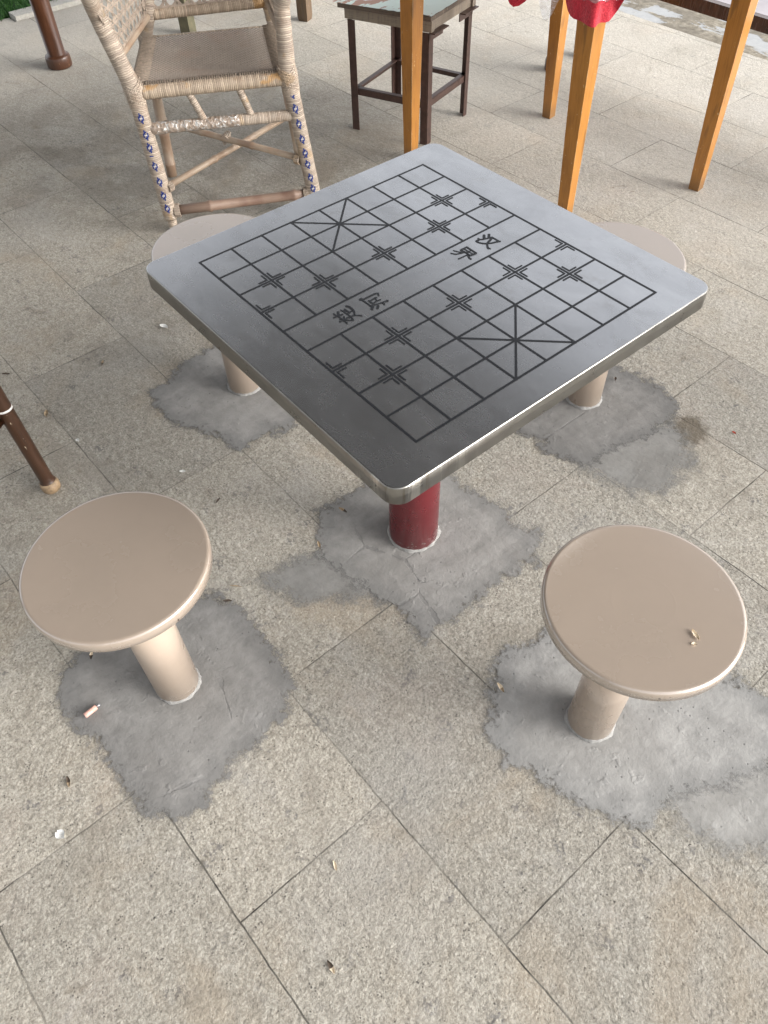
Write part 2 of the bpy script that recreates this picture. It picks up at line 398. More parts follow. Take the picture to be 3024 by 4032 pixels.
def mat_film():
    t = NT('clear_plastic_film'); P = t.coord('World')
    n = t.noise(P, 26, 4, .6, 1.0)
    gl = t.n.new('ShaderNodeBsdfGlossy'); gl.inputs['Roughness'].default_value = .15; gl.inputs['Color'].default_value = (.9, .9, .92, 1)
    tr = t.n.new('ShaderNodeBsdfTransparent'); tr.inputs['Color'].default_value = (.93, .92, .93, 1)
    df = t.n.new('ShaderNodeBsdfDiffuse'); df.inputs['Color'].default_value = (.6, .57, .56, 1)
    m1 = t.n.new('ShaderNodeMixShader'); m2 = t.n.new('ShaderNodeMixShader')
    bp = t.bump(n, .6, .004); t.l(bp, gl.inputs['Normal'])
    t.l(t.step(n, .4, .75, .12, .42), m1.inputs[0]); t.l(tr.outputs[0], m1.inputs[1]); t.l(gl.outputs[0], m1.inputs[2])
    m2.inputs[0].default_value = .16; t.l(m1.outputs[0], m2.inputs[1]); t.l(df.outputs[0], m2.inputs[2])
    t.l(m2.outputs[0], t.out.inputs[0])
    return t.m

def mat_flaked():
    t = NT('flaked_green_paint_board'); P = t.coord('World')
    q = t.mapping(P, scale=(1, .35, 1), rot=(0, 0, -.35))
    n = t.noise(q, 12, 5, .7, .3); n2 = t.noise(P, 60, 4, .7)
    a = t.step(t.math('ADD', n, t.math('MULTIPLY', n2, .08)), .585, .60)
    col = t.mix(a, (.60, .71, .66, 1), (.36, .20, .14, 1))
    t.set(col=col, rough=.55, nrm=t.bump(t.math('SUBTRACT', t.math('MULTIPLY', n2, .2), a), .5, .0015))
    return t.m

def mat_wetconcrete():
    t = NT('damp_concrete'); P = t.coord('World')
    n = t.noise(P, 30, 6, .7); b = t.noise(P, 5, 4, .65)
    col = t.ramp(n, [(.3, (.11, .095, .07)), (.5, (.25, .22, .17)), (.7, (.40, .365, .30))])
    col = t.mix(t.step(b, .40, .62, 0, .5), col, (.12, .105, .085, 1))
    pud = t.step(t.math('ADD', t.noise(t.mapping(P, scale=(.55, 1.4, 1)), 3.2, 5, .6, .3), t.math('MULTIPLY', t.noise(P, 60, 3), .06)), .545, .575)
    col = t.mix(t.math('MULTIPLY', pud, .65), col, (.42, .44, .46, 1))
    h = t.math('MULTIPLY', n, t.math('SUBTRACT', 1.0, t.math('MULTIPLY', pud, .9)))
    t.set(col=col, rough=t.mix(pud, (.85,) * 3 + (1,), (.16,) * 3 + (1,)), nrm=t.bump(h, .5, .006), spec=.5)
    return t.m

def mat_grass():
    t = NT('lawn_grass'); P = t.coord('World')
    n = t.noise(P, 9, 3); w = t.noise(P, 160, 2)
    col = t.ramp(w, [(.3, (.012, .045, .010)), (.5, (.03, .10, .02)), (.72, (.09, .19, .045))])
    col = t.mix(t.step(n, .4, .65, 0, .5), col, (.02, .075, .02, 1))
    t.set(col=col, rough=.6, spec=.3)
    return t.m
SKY, SKYV, SUNE = .15, 2.75, 1.05
RX0, RX1, RY0, RY1 = -4.0, 2.2, -4.5, 2.6
# ------------------------------------------------------------------ camera, world, sun
cam = bpy.data.cameras.new('camera'); co = bpy.data.objects.new('camera', cam); COL.objects.link(co); sc.camera = co
yaw, pit, rol = 2.47782524, 0.890444661, -0.0351696795
f = V((math.cos(pit) * math.cos(yaw), math.cos(pit) * math.sin(yaw), -math.sin(pit)))
r = f.cross(V((0, 0, 1))).normalized(); u = r.cross(f)
r2 = r * math.cos(rol) + u * math.sin(rol); u2 = u * math.cos(rol) - r * math.sin(rol)
M = Matrix((r2, u2, -f)).transposed().to_4x4(); M.translation = V((0.875590584, -0.783175265, 1.53677369))
co.matrix_world = M
cam.sensor_fit = 'VERTICAL'; cam.sensor_height = 32.0; cam.sensor_width = 24.0
cam.lens = 2995.485 / 4032 * 32.0
cam.clip_start = 0.02; cam.clip_end = 2000
cam.dof.use_dof = False

SUN_EL, SUN_AZ = 27.0, 58.0     # azimuth: degrees from +Y towards +X (overcast, brightest to the right)
w = bpy.data.worlds.new('World'); sc.world = w; w.use_nodes = True
nt = w.node_tree; bg = nt.nodes['Background']
sky = nt.nodes.new('ShaderNodeTexSky'); sky.sky_type = 'NISHITA'; sky.sun_disc = False
sky.sun_elevation = math.radians(SUN_EL); sky.sun_rotation = math.radians(SUN_AZ)
sky.air_density = 1.0; sky.dust_density = 4.0; sky.ozone_density = 1.0
hs = nt.nodes.new('ShaderNodeHueSaturation'); hs.inputs['Saturation'].default_value = .17; hs.inputs['Value'].default_value = SKYV
nt.links.new(sky.outputs[0], hs.inputs['Color']); nt.links.new(hs.outputs[0], bg.inputs[0])
bg.inputs[1].default_value = SKY
sun = bpy.data.lights.new('sun', 'SUN'); sun.energy = SUNE; sun.angle = math.radians(70); sun.color = (1, .95, .88)
so = bpy.data.objects.new('sun', sun); COL.objects.link(so); so.location = (0, 5, 8)
sd = V((math.sin(math.radians(SUN_AZ)) * math.cos(math.radians(SUN_EL)), math.cos(math.radians(SUN_AZ)) * math.cos(math.radians(SUN_EL)), math.sin(math.radians(SUN_EL))))
so.rotation_euler = (-sd).to_track_quat('-Z', 'Y').to_euler()

sc.render.engine = 'CYCLES'
sc.view_settings.view_transform = 'Standard'; sc.view_settings.look = 'None'; sc.view_settings.exposure = 0; sc.view_settings.gamma = 1
sc.cycles.use_denoising = True
sc.cycles.max_bounces = 8; sc.cycles.diffuse_bounces = 5; sc.cycles.transparent_max_bounces = 12

# ------------------------------------------------------------------ setting
def sheet(x0, x1, y0, y1, z):
    m = MB(); vs = [m.bm.verts.new(p) for p in ((x0, y0, z), (x1, y0, z), (x1, y1, z), (x0, y1, z))]
    m.face(vs, [(x0, y0), (x1, y0), (x1, y1), (x0, y1)]); return m
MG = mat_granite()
m = sheet(-300, 300, -300, 300, -.16); struct('ground', m.mesh('ground'), mat_plain('dry_earth', (.20, .19, .15), .9, .3, 3))
m = MB(); m.box((-4.16, -7, -.14), (4.5, 3.20, 0))
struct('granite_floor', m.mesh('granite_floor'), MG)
m = MB(); m.box((-4.255, -7, -.14), (-4.163, .665, -.003))
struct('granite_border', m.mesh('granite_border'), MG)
m = MB(); m.box((-9, 3.203, -.15), (12, 9, -.022))
struct('concrete_pavement', m.mesh('concrete_pavement'), mat_wetconcrete())
m = MB(); m.box((-4.262, .675, -.13), (-4.166, 3.19, .022)); m.bevel(.006)
struct('kerb', m.mesh('kerb'), mat_plain('kerb_stone', (.40, .385, .35), .85, .2, 60, bump=.4))
m = sheet(-14, -4.266, -9, 3.19, -.012); struct('lawn_soil', m.mesh('lawn_soil'), mat_plain('lawn_soil', (.022, .06, .014), .95, .4, 30, bump=.6))
m = MB()
for i in range(15000):
    x = -4.272 - abs(random.gauss(0, .45)); y = random.uniform(-.5, 2.2)
    if random.random() < .04: x = -4.262 + random.uniform(0, .03)
    a = random.uniform(0, 6.283); h = random.uniform(.018, .06); b = random.uniform(.01, .04); wd = random.uniform(.0018, .004)
    s_, c_ = math.sin(a), math.cos(a); s2 = random.uniform(0, 6.283)
    p0 = V((x, y, -.012)); p1 = p0 + V((c_ * b * .4, s_ * b * .4, h * .6)); p2 = p0 + V((c_ * b, s_ * b, h))
    q = V((math.cos(s2), math.sin(s2), 0)) * wd
    A = [m.bm.verts.new(v) for v in (p0 - q, p0 + q, p1 + q * .7, p1 - q * .7, p2)]
    m.face(A[:4]); m.face([A[3], A[2], A[4]])
g = m.build('grass', mat_grass(), None, False); g['kind'] = 'stuff'; g['label'] = 'short green lawn beyond the granite floor'; g['category'] = 'grass'

def inside(p, poly):
    c = False; n = len(poly)
    for i in range(n):
        (x1, y1), (x2, y2) = poly[i], poly[(i + 1) % n]
        if (y1 > p[1]) != (y2 > p[1]) and p[0] < (x2 - x1) * (p[1] - y1) / (y2 - y1) + x1: c = not c
    return c
def edist(p, poly):
    d = 9; n = len(poly)
    for i in range(n):
        (x1, y1), (x2, y2) = poly[i], poly[(i + 1) % n]
        dx, dy = x2 - x1, y2 - y1
        t_ = max(0, min(1, ((p[0] - x1) * dx + (p[1] - y1) * dy) / (dx * dx + dy * dy)))
        d = min(d, math.hypot(p[0] - x1 - t_ * dx, p[1] - y1 - t_ * dy))
    return d
def patch(poly, z, m_, dome, scale, hole=None):
    xs = [p[0] for p in poly]; ys = [p[1] for p in poly]; pad = .07; st = .011
    nx = int((max(xs) - min(xs) + 2 * pad) / st) + 1; ny = int((max(ys) - min(ys) + 2 * pad) / st) + 1
    bm = bmesh.new(); lay = bm.verts.layers.float.new('edge'); G = {}
    for i in range(nx + 1):
        for j in range(ny + 1):
            x = min(xs) - pad + i * st; y = min(ys) - pad + j * st
            wob = V((noise.noise(V((x * 7, y * 7, 1))), noise.noise(V((x * 7, y * 7, 9))), 0)) * .022 + V((noise.noise(V((x * 26, y * 26, 1))), noise.noise(V((x * 26, y * 26, 9))), 0)) * .010
            q = (x + wob.x, y + wob.y); d = edist(q, poly)
            s_ = d if inside(q, poly) else -d
            e = max(0, min(1, (s_ + .070) / scale))
            if s_ > -.072: 
                v = bm.verts.new((x, y, z + dome * min(1, max(0, s_ + .02) / .10) + .0010 * noise.noise(V((x * 18, y * 18, 3))) * (1 if s_ > 0 else 0)))
                v[lay] = e; G[i, j] = v
    for i in range(nx):
        for j in range(ny):
            k = [(i, j), (i + 1, j), (i + 1, j + 1), (i, j + 1)]
            if all(a in G for a in k): bm.faces.new([G[a] for a in k])
    me = bpy.data.meshes.new('cement_patch'); bm.to_mesh(me); bm.free()
    return struct('cement_patch', me, m_, True)
MF = mat_cement('cement_film', (.285, .282, .272), True)
PATCHES = [
 [(-0.216,-0.871),(-0.116,-0.89),(-0.004,-0.869),(0.086,-0.882),(0.164,-0.861),(0.224,-0.817),(0.235,-0.776),(0.211,-0.718),(0.201,-0.609),(0.186,-0.54),(0.127,-0.484),(0.035,-0.467),(-0.075,-0.464),(-0.162,-0.467),(-0.212,-0.547),(-0.227,-0.663),(-0.237,-0.788)],
 [(0.387,-0.071),(0.411,-0.006),(0.438,0.12),(0.613,0.232),(0.766,0.272),(0.885,0.297),(0.924,0.233),(0.917,0.143),(0.872,0.053),(0.821,-0.071),(0.828,-0.138),(0.807,-0.147),(0.736,-0.179),(0.653,-0.208),(0.572,-0.244),(0.506,-0.232),(0.445,-0.158)],
 [(-0.206,-0.15),(-0.201,-0.047),(-0.181,0.08),(-0.104,0.196),(0.039,0.212),(0.133,0.203),(0.223,0.218),(0.262,0.176),(0.238,0.095),(0.233,-0.024),(0.24,-0.075),(0.237,-0.174),(0.179,-0.166),(0.124,-0.191),(0.069,-0.217),(-0.02,-0.218),(-0.107,-0.224),(-0.148,-0.171)],
 [(-0.97,-0.13),(-0.976,-0.035),(-0.937,0.079),(-0.748,0.092),(-0.607,0.095),(-0.522,-0.016),(-0.543,-0.097),(-0.544,-0.182),(-0.614,-0.207),(-0.724,-0.249),(-0.837,-0.261),(-0.909,-0.253),(-0.918,-0.168)],
 [(-0.108,0.448),(-0.121,0.654),(-0.095,0.874),(0.031,0.891),(0.092,0.899),(0.141,0.866),(0.175,0.789),(0.137,0.634),(0.117,0.504),(0.01,0.473)]]
CEM = ((.255, .248, .237), (.315, .310, .298), (.272, .265, .252), (.256, .250, .240), (.205, .199, .190))
for k, p in enumerate(PATCHES): patch(p, .0022, mat_cement('fresh_cement', CEM[k], False), .0030, .14)
for p in ([(-0.156,-0.398),(-0.151,-0.319),(-0.12,-0.205),(-0.08,-0.13),(0.09,-0.12),(0.14,-0.21),(0.048,-0.284),(-0.011,-0.35),(-0.082,-0.394)],
          [(0.05,0.508),(0.06,0.62),(0.10,0.75),(0.175,0.83),(0.27,0.788),(0.322,0.716),(0.335,0.593),(0.293,0.51),(0.209,0.48),(0.10,0.47)],
          [(0.78,-0.07),(0.80,0.05),(0.87,0.22),(1.05,0.30),(1.08,0.06),(0.98,-0.04),(0.88,-0.10)]):
    patch(p, .0016, MF if p[0][0] < .5 else mat_cement('pale_cement_haze', (.40, .395, .38), True), .0003, .14)

# unseen pavilion, added and sized to shade the floor and darken the steel's reflection
pv = root('pavilion', 'unseen pavilion roof on square posts, added to shade the granite floor', 'pavilion', (0, 0, 0))
MR = mat_plain('unseen_roof', (.05, .044, .038), .8, .25, 12)
m = MB(); m.box((RX0, RY0, 3.3), (RX1, RY1, 3.5)); m.build('roof', MR, pv, False)
for x, y in ((RX1 - .3, RY0 + .4), (RX1 - .3, RY1 - .4), (RX0 + .3, RY0 + .4)):
    m = MB(); m.prism((x, y, 0), (x, y, 3.298), (.3, .3), (.3, .3), (1, 0, 0)); m.build('post', MR, pv, False)

# ------------------------------------------------------------------ chess table
ZT = .75; S = .361
ct = root('chess_table', 'square steel chess table with engraved board on a red post', 'table', (0, 0, 0))
MS, ME = mat_steel(), mat_steel_edge()
m = MB(); bm = m.bm; rc = .028; n = 8
def loop(ins, z):
    out = []
    for cx, cy, a0 in ((1, 1, 0), (-1, 1, 90), (-1, -1, 180), (1, -1, 270)):
        for k in range(n + 1):
            a = math.radians(a0 + 90 * k / n)
            out.append(bm.verts.new((cx * (S - rc) + (rc - ins) * math.cos(a), cy * (S - rc) + (rc - ins) * math.sin(a), z)))
    return out
prof = [(.018, ZT - .0345), (.0, ZT - .0345), (0, ZT - .0034)] + [(.003 - .003 * math.cos(math.radians(a)), ZT - .003 + .003 * math.sin(math.radians(a))) for a in (20, 45, 70, 90)]
L = [loop(i, z) for i, z in prof]
for k, (A, B) in enumerate(zip(L, L[1:])):
    for i in range(len(A)):
        j = (i + 1) % len(A); m.face([A[i], A[j], B[j], B[i]], None, 1 if k < 5 else 0)
m.face(L[-1], None, 0); m.face(list(reversed(L[0])), None, 1)
top = m.build('tabletop', [MS, ME], ct)
for p in top.data.polygons:
    if abs(p.normal.z) > .999: p.use_smooth = False
MI = NT('engraved_line'); MI.set(col=(.010, .011, .014), rough=.5, spec=.45); MI = MI.m
CU, CV, OU, OV = 0.0679387, 0.0668188, -0.27298, -0.297084
def bp(u_, v_): return V((OV + CV * v_, OU + CU * u_, ZT + .0004))
m = MB()
lay = [0]
def stroke(a, b, wd, ext=True):
    a, b = V(a), V(b); d = (b - a).normalized(); q = V((-d.y, d.x, 0)) * wd / 2
    if ext: a = a - d * wd / 2; b = b + d * wd / 2
    lay[0] = (lay[0] + 1) % 97; dz = V((0, 0, .000004 * lay[0]))      # crossing strokes never share a plane
    m.face([m.bm.verts.new(p + dz) for p in (a - q, b - q, b + q, a + q)])
LW = .0040
for v_ in range(10): stroke(bp(0, v_), bp(8, v_), LW)
for u_ in range(9):
    if u_ in (0, 8): stroke(bp(u_, 0), bp(u_, 9), LW)
    else: stroke(bp(u_, 0), bp(u_, 4), LW); stroke(bp(u_, 5), bp(u_, 9), LW)
for v0 in (0, 7):
    stroke(bp(3, v0), bp(5, v0 + 2), LW); stroke(bp(5, v0), bp(3, v0 + 2), LW)
for v_, us in ((2, (1, 7)), (7, (1, 7)), (3, (0, 2, 4, 6, 8)), (6, (0, 2, 4, 6, 8))):
    for u_ in us:
        c = bp(u_, v_)
        for sx in (-1, 1):
            for sy in (-1, 1):
                if (u_ == 0 and sy < 0) or (u_ == 8 and sy > 0): continue
                k = c + V((sx * .0062, sy * .0062, 0))
                stroke(k, k + V((sx * .0165, 0, 0)), .0030); stroke(k, k + V((0, sy * .0165, 0)), .0030)
m.build('board_grid', MI, top, False)
CH = {
'han':[
 (0.0060,[(-0.0175,0.1764),(-0.0119,0.1709)]),
 (0.0060,[(-0.0132,0.1851),(-0.0084,0.1802)]),
 (0.0036,[(-0.0172,0.1609),(-0.0130,0.1601),(-0.0091,0.1663),(-0.0063,0.1741),(-0.0031,0.1833)]),
 (0.0047,[(-0.0132,0.1523),(-0.0130,0.1582)]),
 (0.0038,[(-0.0124,0.1514),(-0.0070,0.1519),(0.0002,0.1554),(0.0051,0.1600),(0.0106,0.1689),(0.0133,0.1775),(0.0168,0.1846)]),
 (0.0036,[(-0.0026,0.1829),(0.0059,0.1831),(0.0141,0.1830)]),
 (0.0044,[(-0.0017,0.1820),(0.0017,0.1728),(0.0049,0.1635),(0.0097,0.1578),(0.0156,0.1535),(0.0191,0.1519)]),
 (0.0028,[(0.0171,0.1525),(0.0224,0.1539)]),
],
'jie':[
 (0.0035,[(-0.0107,0.1097),(-0.0104,0.1252)]),
 (0.0037,[(-0.0104,0.1252),(0.0037,0.1247),(0.0156,0.1245)]),
 (0.0040,[(0.0156,0.1245),(0.0140,0.1112)]),
 (0.0023,[(-0.0089,0.1177),(0.0159,0.1177)]),
 (0.0031,[(-0.0096,0.1097),(-0.0039,0.1116),(0.0132,0.1111)]),
 (0.0026,[(0.0018,0.1252),(0.0043,0.1136)]),
 (0.0043,[(0.0012,0.1137),(0.0066,0.1109),(0.0115,0.1074),(0.0187,0.1040),(0.0224,0.1041)]),
 (0.0032,[(0.0083,0.1056),(0.0082,0.0975),(0.0074,0.0878)]),
 (0.0029,[(-0.0179,0.0991),(-0.0093,0.1029),(-0.0026,0.1077),(0.0018,0.1127)]),
 (0.0032,[(-0.0147,0.0896),(-0.0103,0.0919),(-0.0063,0.0946),(-0.0040,0.1007),(-0.0017,0.1068)]),
],
'he':[
 (0.0035,[(-0.0150,-0.1216),(-0.0081,-0.1206),(0.0026,-0.1204),(0.0121,-0.1207)]),
 (0.0048,[(-0.0142,-0.1232),(-0.0150,-0.1199)]),
 (0.0035,[(-0.0112,-0.1190),(-0.0111,-0.1050),(-0.0107,-0.0920),(-0.0079,-0.0876)]),
 (0.0031,[(-0.0080,-0.0893),(-0.0023,-0.0913)]),
 (0.0031,[(-0.0029,-0.1138),(-0.0004,-0.1119),(-0.0014,-0.0996),(-0.0003,-0.0974)]),
 (0.0034,[(-0.0013,-0.1138),(0.0085,-0.1138)]),
 (0.0030,[(0.0085,-0.1138),(0.0077,-0.1044),(0.0087,-0.0964)]),
 (0.0029,[(-0.0007,-0.1011),(0.0071,-0.1034)]),
 (0.0030,[(0.0115,-0.1188),(0.0152,-0.1087),(0.0171,-0.0988),(0.0190,-0.0898)]),
 (0.0046,[(0.0185,-0.0921),(0.0191,-0.0894)]),
 (0.0034,[(0.0184,-0.0991),(0.0237,-0.0999)]),
 (0.0053,[(0.0152,-0.1188),(0.0195,-0.1240)]),
 (0.0053,[(0.0199,-0.1110),(0.0234,-0.1154)]),
],
'chu':[
 (0.0040,[(-0.0160,-0.1526),(-0.0122,-0.1495),(-0.0022,-0.1495),(0.0052,-0.1511),(0.0121,-0.1565)]),
 (0.0030,[(0.0012,-0.1540),(0.0028,-0.1655)]),
 (0.0039,[(-0.0105,-0.1593),(-0.0045,-0.1597),(0.0016,-0.1585)]),
 (0.0035,[(-0.0126,-0.1663),(-0.0077,-0.1641),(-0.0024,-0.1648),(0.0055,-0.1641),(0.0150,-0.1648),(0.0221,-0.1665)]),
 (0.0032,[(-0.0131,-0.1812),(-0.0066,-0.1811),(-0.0026,-0.1799),(0.0066,-0.1793),(0.0135,-0.1796),(0.0225,-0.1799)]),
 (0.0034,[(-0.0040,-0.1873),(-0.0039,-0.1814),(-0.0026,-0.1766),(-0.0016,-0.1705)]),
 (0.0048,[(-0.0117,-0.1728),(-0.0056,-0.1767),(-0.0028,-0.1776)]),
 (0.0031,[(0.0108,-0.1868),(0.0117,-0.1816),(0.0139,-0.1775),(0.0192,-0.1714),(0.0223,-0.1671)]),
 (0.0042,[(0.0053,-0.1733),(0.0131,-0.1785)]),
 (0.0028,[(0.0120,-0.1633),(0.0143,-0.1574),(0.0174,-0.1530),(0.0231,-0.1483)]),
 (0.0028,[(0.0131,-0.1768),(0.0110,-0.1701),(0.0129,-0.1656)]),
 (0.0033,[(0.0050,-0.1819),(0.0066,-0.1793)]),
],
}
for key, st in CH.items():
    m = MB()
    for wd, pts in st:
        for a, b in zip(pts, pts[1:]): stroke((a[0], a[1], ZT + .0005), (b[0], b[1], ZT + .0005), wd * .92, False)
        for a in pts:
            lay[0] = (lay[0] + 1) % 97
            m.face([m.bm.verts.new((a[0] + wd * .46 * math.cos(k * math.pi / 6), a[1] + wd * .46 * math.sin(k * math.pi / 6), ZT + .0005 + .000004 * lay[0])) for k in range(12)])
    m.build('river_character', MI, top, False)
MRED = mat_paint('red_enamel', (.185, .007, .014), .28, chip=(.40, .35, .33), wear_z=2.4, coat=.3)
MMORT = mat_plain('pale_mortar', (.27, .264, .252), .9, .2, 90, bump=.7)
def mortar(c, rp, z0):
    m = MB(); seg = 60; rings = []
    for q, z in ((1.0, .007), (1.02, .006), (1.04, .0035), (1.07, .0003)):
        ring = []
        for k in range(seg):
            a = 2 * math.pi * k / seg; nn = noise.noise(V((math.cos(a) * 2.2 + c[0] * 5, math.sin(a) * 2.2 + c[1] * 5, q)))
            n2 = noise.noise(V((math.cos(a) * 7 + c[0] * 5, math.sin(a) * 7, q + 4)))
            e = (q - 1) * (1 + 1.5 * nn + .9 * n2); rr = rp * (1 + max(0, e)) - (.002 if q == 1 else 0)
            ring.append(m.bm.verts.new((c[0] + rr * math.cos(a), c[1] + rr * math.sin(a), z0 + z * (1 + .5 * n2))))
        rings.append(ring)
    for A, B in zip(rings, rings[1:]):
        for k in range(seg): m.face([A[k], A[(k + 1) % seg], B[(k + 1) % seg], B[k]])
    return m
m = MB(); m.lathe([(.061, .002), (.061, ZT - .036)], (-.002, -.004, 0), 64); m.build('post', MRED, ct)
mortar((-.002, -.004), .061, .0055).build('mortar_collar', MMORT, ct)

# ------------------------------------------------------------------ four fixed stools
MT = mat_paint('beige_enamel', (.358, .292, .237), .24, chip=(.16, .13, .11), wear_z=7.0, coat=.9, dirt=.10)
MTP = mat_paint('beige_enamel_lit_pole', (.47, .38, .305), .3, chip=(.20, .17, .15), wear_z=7.0, coat=.3, dirt=.10)  # same paint as the seats, made paler for the side light on the poles
def make_stool():
    t = root('stool', '', 'stool', (0, 0, 0), 'round beige stools fixed around the chess table')
    m = MB(); H, R, T = .468, .1640, .027; b = .0075
    pr = [(.045, H - T + .004), (R - .02, H - T + .004), (R - .012, H - T), (R - .004, H - T), (R, H - T + .004)]
    pr += [(R - b + b * math.cos(math.radians(a)), H - b + b * math.sin(math.radians(a))) for a in range(0, 91, 15)]
    pr += [(R - b - .001, H), (R - b - .004, H), (R - .03, H), (.0545, H), (.0535, H), (.0515, H + .00013), (.0495, H), (.0485, H), (.02, H), (.004, H)]
    m.lathe(pr, seg=96); m.build('seat', MT, t)
    m = MB(); m.lathe([(.048, .002), (.048, .445)], seg=56); m.build('pole', MTP, t)
    return t
st0 = make_stool()
def copy_tree(o, parent=None):
    c = o.copy(); COL.objects.link(c); c.parent = parent
    for ch in list(o.children): copy_tree(ch, c)
    return c
SPOT = [((-.0245, -.6746), 'beige round stool nearest the camera on the left, rim chipped', .3),
        ((.616, -.0481), 'beige round stool nearest the camera on the right, wood chips on its seat', 1.9),
        ((-.7532, -.0225), 'beige round stool half hidden behind the steel table, in front of the rattan chair', 3.0),
        ((-.0523, .6983), 'beige round stool half hidden behind the right corner of the steel table', 4.4)]
for k, ((x, y), lab, rz) in enumerate(SPOT):
    o = st0 if k == 0 else copy_tree(st0)
    o.location = (x, y, 0); o['label'] = lab; o.rotation_euler = (0, 0, 0)
    mo = mortar((x, y), .048, .0055).build('mortar_collar', MMORT, o)

# ------------------------------------------------------------------ rattan armchair
MRT = mat_rattan('wrapped_rattan', (.43, .355, .285))
MRT2 = mat_rattan('wrapped_rattan_rail', (.42, .335, .25), .0062, (.44, .25, .09), .8)
MBL = mat_plain('blue_cane_strip', (.012, .032, .17), .5, .3, 300)
MWH = mat_plain('pale_cane_strip', (.52, .50, .48), .6, .2, 300)
MBAM = mat_bamboo('weathered_bamboo', (.40, .31, .23), (.26, .15, .09))
MBAR = mat_bamboo('red_brown_bamboo', (.27, .185, .138), (.135, .062, .042))
MWV = mat_weave('woven_seat', (.36, .305, .255))
MCN = mat_plain('cane_strand', (.33, .265, .21), .6, .35, 60)
MFO = mat_foil()
FWD = V((.87, -.49, 0)); LAT = V((.49, .87, 0))
FL0, FR0, RL0, RR0 = V((-1.66, .252, 0)), V((-1.41, .735, 0)), V((-2.035, .455, 0)), V((-1.79, .925, 0))
FLs, FRs, RRs, RLs = V((-1.694, .250, .49)), V((-1.447, .692, .49)), V((-1.833, .902, .49)), V((-2.064, .490, .49))
FLa, FRa = V((-1.743, .214, .70)), V((-1.463, .707, .68))
FLb, FRb = V((-1.700, .185, .78)), V((-1.425, .720, .78))
RLb, RRb = V((-2.007, .500, .575)), V((-1.852, .897, .565))
RLt, RRt = V((-2.05, .60, 1.0)), V((-1.93, .93, 1.0))
RLm, RRm = RLb.lerp(RLt, .48), RRb.lerp(RRt, .5)
ch = root('rattan_armchair', 'weathered rattan armchair with cane seat and blue patterned front legs', 'chair', (-1.72, .6, 0))
def lerp(a, b, t_): return a.lerp(b, t_)
MOT = ['.#..', '.##.', '##.#', '#oo#', '#.##', '.##.', '..#.']
def leg_front(foot, seat, arm, tip, fr, dash):
    m = MB(); path = [foot, lerp(foot, seat, .10), lerp(foot, seat, .105)]; rad = [.0165, .0175, .0255]
    path += [lerp(foot, seat, .5), lerp(foot, seat, .86), seat, lerp(seat, arm, .15)]; rad += [.0262, .0265, .033, .028]
    path += [lerp(seat, arm, .55), arm, tip]; rad += [.0265, .0255, .024]
    m.tube(path, rad, 18, FWD, 0, True, .012, .045)
    # woven-in blue motifs on the face of the leg
    t_ = (seat - foot).normalized(); nf = (FWD - t_ * FWD.dot(t_)).normalized(); b = t_.cross(nf)
    def cell(u, k, h, wdt, mi):
        rad_ = .0272
        vs = []
        for (du, dk) in ((0, 0), (0, 1), (1, 1), (1, 0)):
            a = (k + dk * wdt) / rad_; p = foot + t_ * (u + du * h)
            vs.append(m.bm.verts.new(p + (nf * math.cos(a) + b * math.sin(a)) * rad_))
        m.face(vs, [(u, 0), (u, .01), (u + h, .01), (u + h, 0)], mi)
    for fi, fpos in enumerate(fr):
        u0 = fpos * (seat - foot).length
        for ri, row in enumerate(MOT):
            for ci, cc in enumerate(row):
                if cc == '.': continue
                cell(u0 + (6 - ri) * .0050 - .018, (ci - 2) * .0046, .0050, .0046, 2 if cc == 'o' else 1)
    for d in dash: cell(d * (seat - foot).length, -.008, .004, .013, 1)
    # criss-cross lashing where the seat rail meets the leg
    for s_ in (-1, 1):
        for k in range(5):
            pts = []
            for q in range(9):
                a = -1.5 + 3.0 * q / 8; z = (-.03 + .010 * k) + s_ * .030 * (q / 8 - .5) * 1.6
                rad_ = .0325 - abs(z) * .09
                pts.append(seat + t_ * z + (nf * math.cos(a) + b * math.sin(a)) * rad_)
            m.tube(pts, .0021, 5, t_, 0, True)
    m.build('leg', [MRT, MBL, MWH], ch)
leg_front(FL0, FLs, FLa, FLb, (.20, .298, .400, .512, .640, .725, .835), (.578,))
leg_front(FR0, FRs, FRa, FRb, (.215, .300, .400, .485, .585, .690, .795, .895), (.450,))
for ft, se, bk, md, tp in ((RL0, RLs, RLb, RLm, RLt), (RR0, RRs, RRb, RRm, RRt)):
    m = MB(); kn = [.0, .14, .15, .16, .52, .53, .54, 1.0]
    m.tube([lerp(ft, lerp(ft, se, .62), a) for a in kn], [.0195, .020, .0225, .020, .020, .0225, .020, .020], 14, FWD, 1, True)
    m.tube([lerp(ft, se, .60), lerp(ft, se, .9), se, bk, md, tp], [.0235, .024, .025, .023, .022, .021], 14, FWD, 0, True, .012, .03)
    m.build('leg', [MRT, MBAM], ch)
def rail(name, a, b, rad, mat, inset=.0, wob=.03, knots=()):
    m = MB(); d = (b - a).normalized(); a = a + d * inset; b = b - d * inset
    m.tube([a, b], rad, 14, (0, 0, 1), 0, True, .012, wob); return m.build(name, mat, ch)
fz = V((0, 0, -.012))
rail('seat_rail', FLs + fz, FRs + fz, .0215, MRT2, .02)
rail('seat_rail', RLs + fz, RRs + fz, .017, MRT2, .02)
rail('seat_rail', FLs + fz, RLs + fz, .017, MRT2, .02)
rail('seat_rail', FRs + fz, RRs + fz, .017, MRT2, .02)
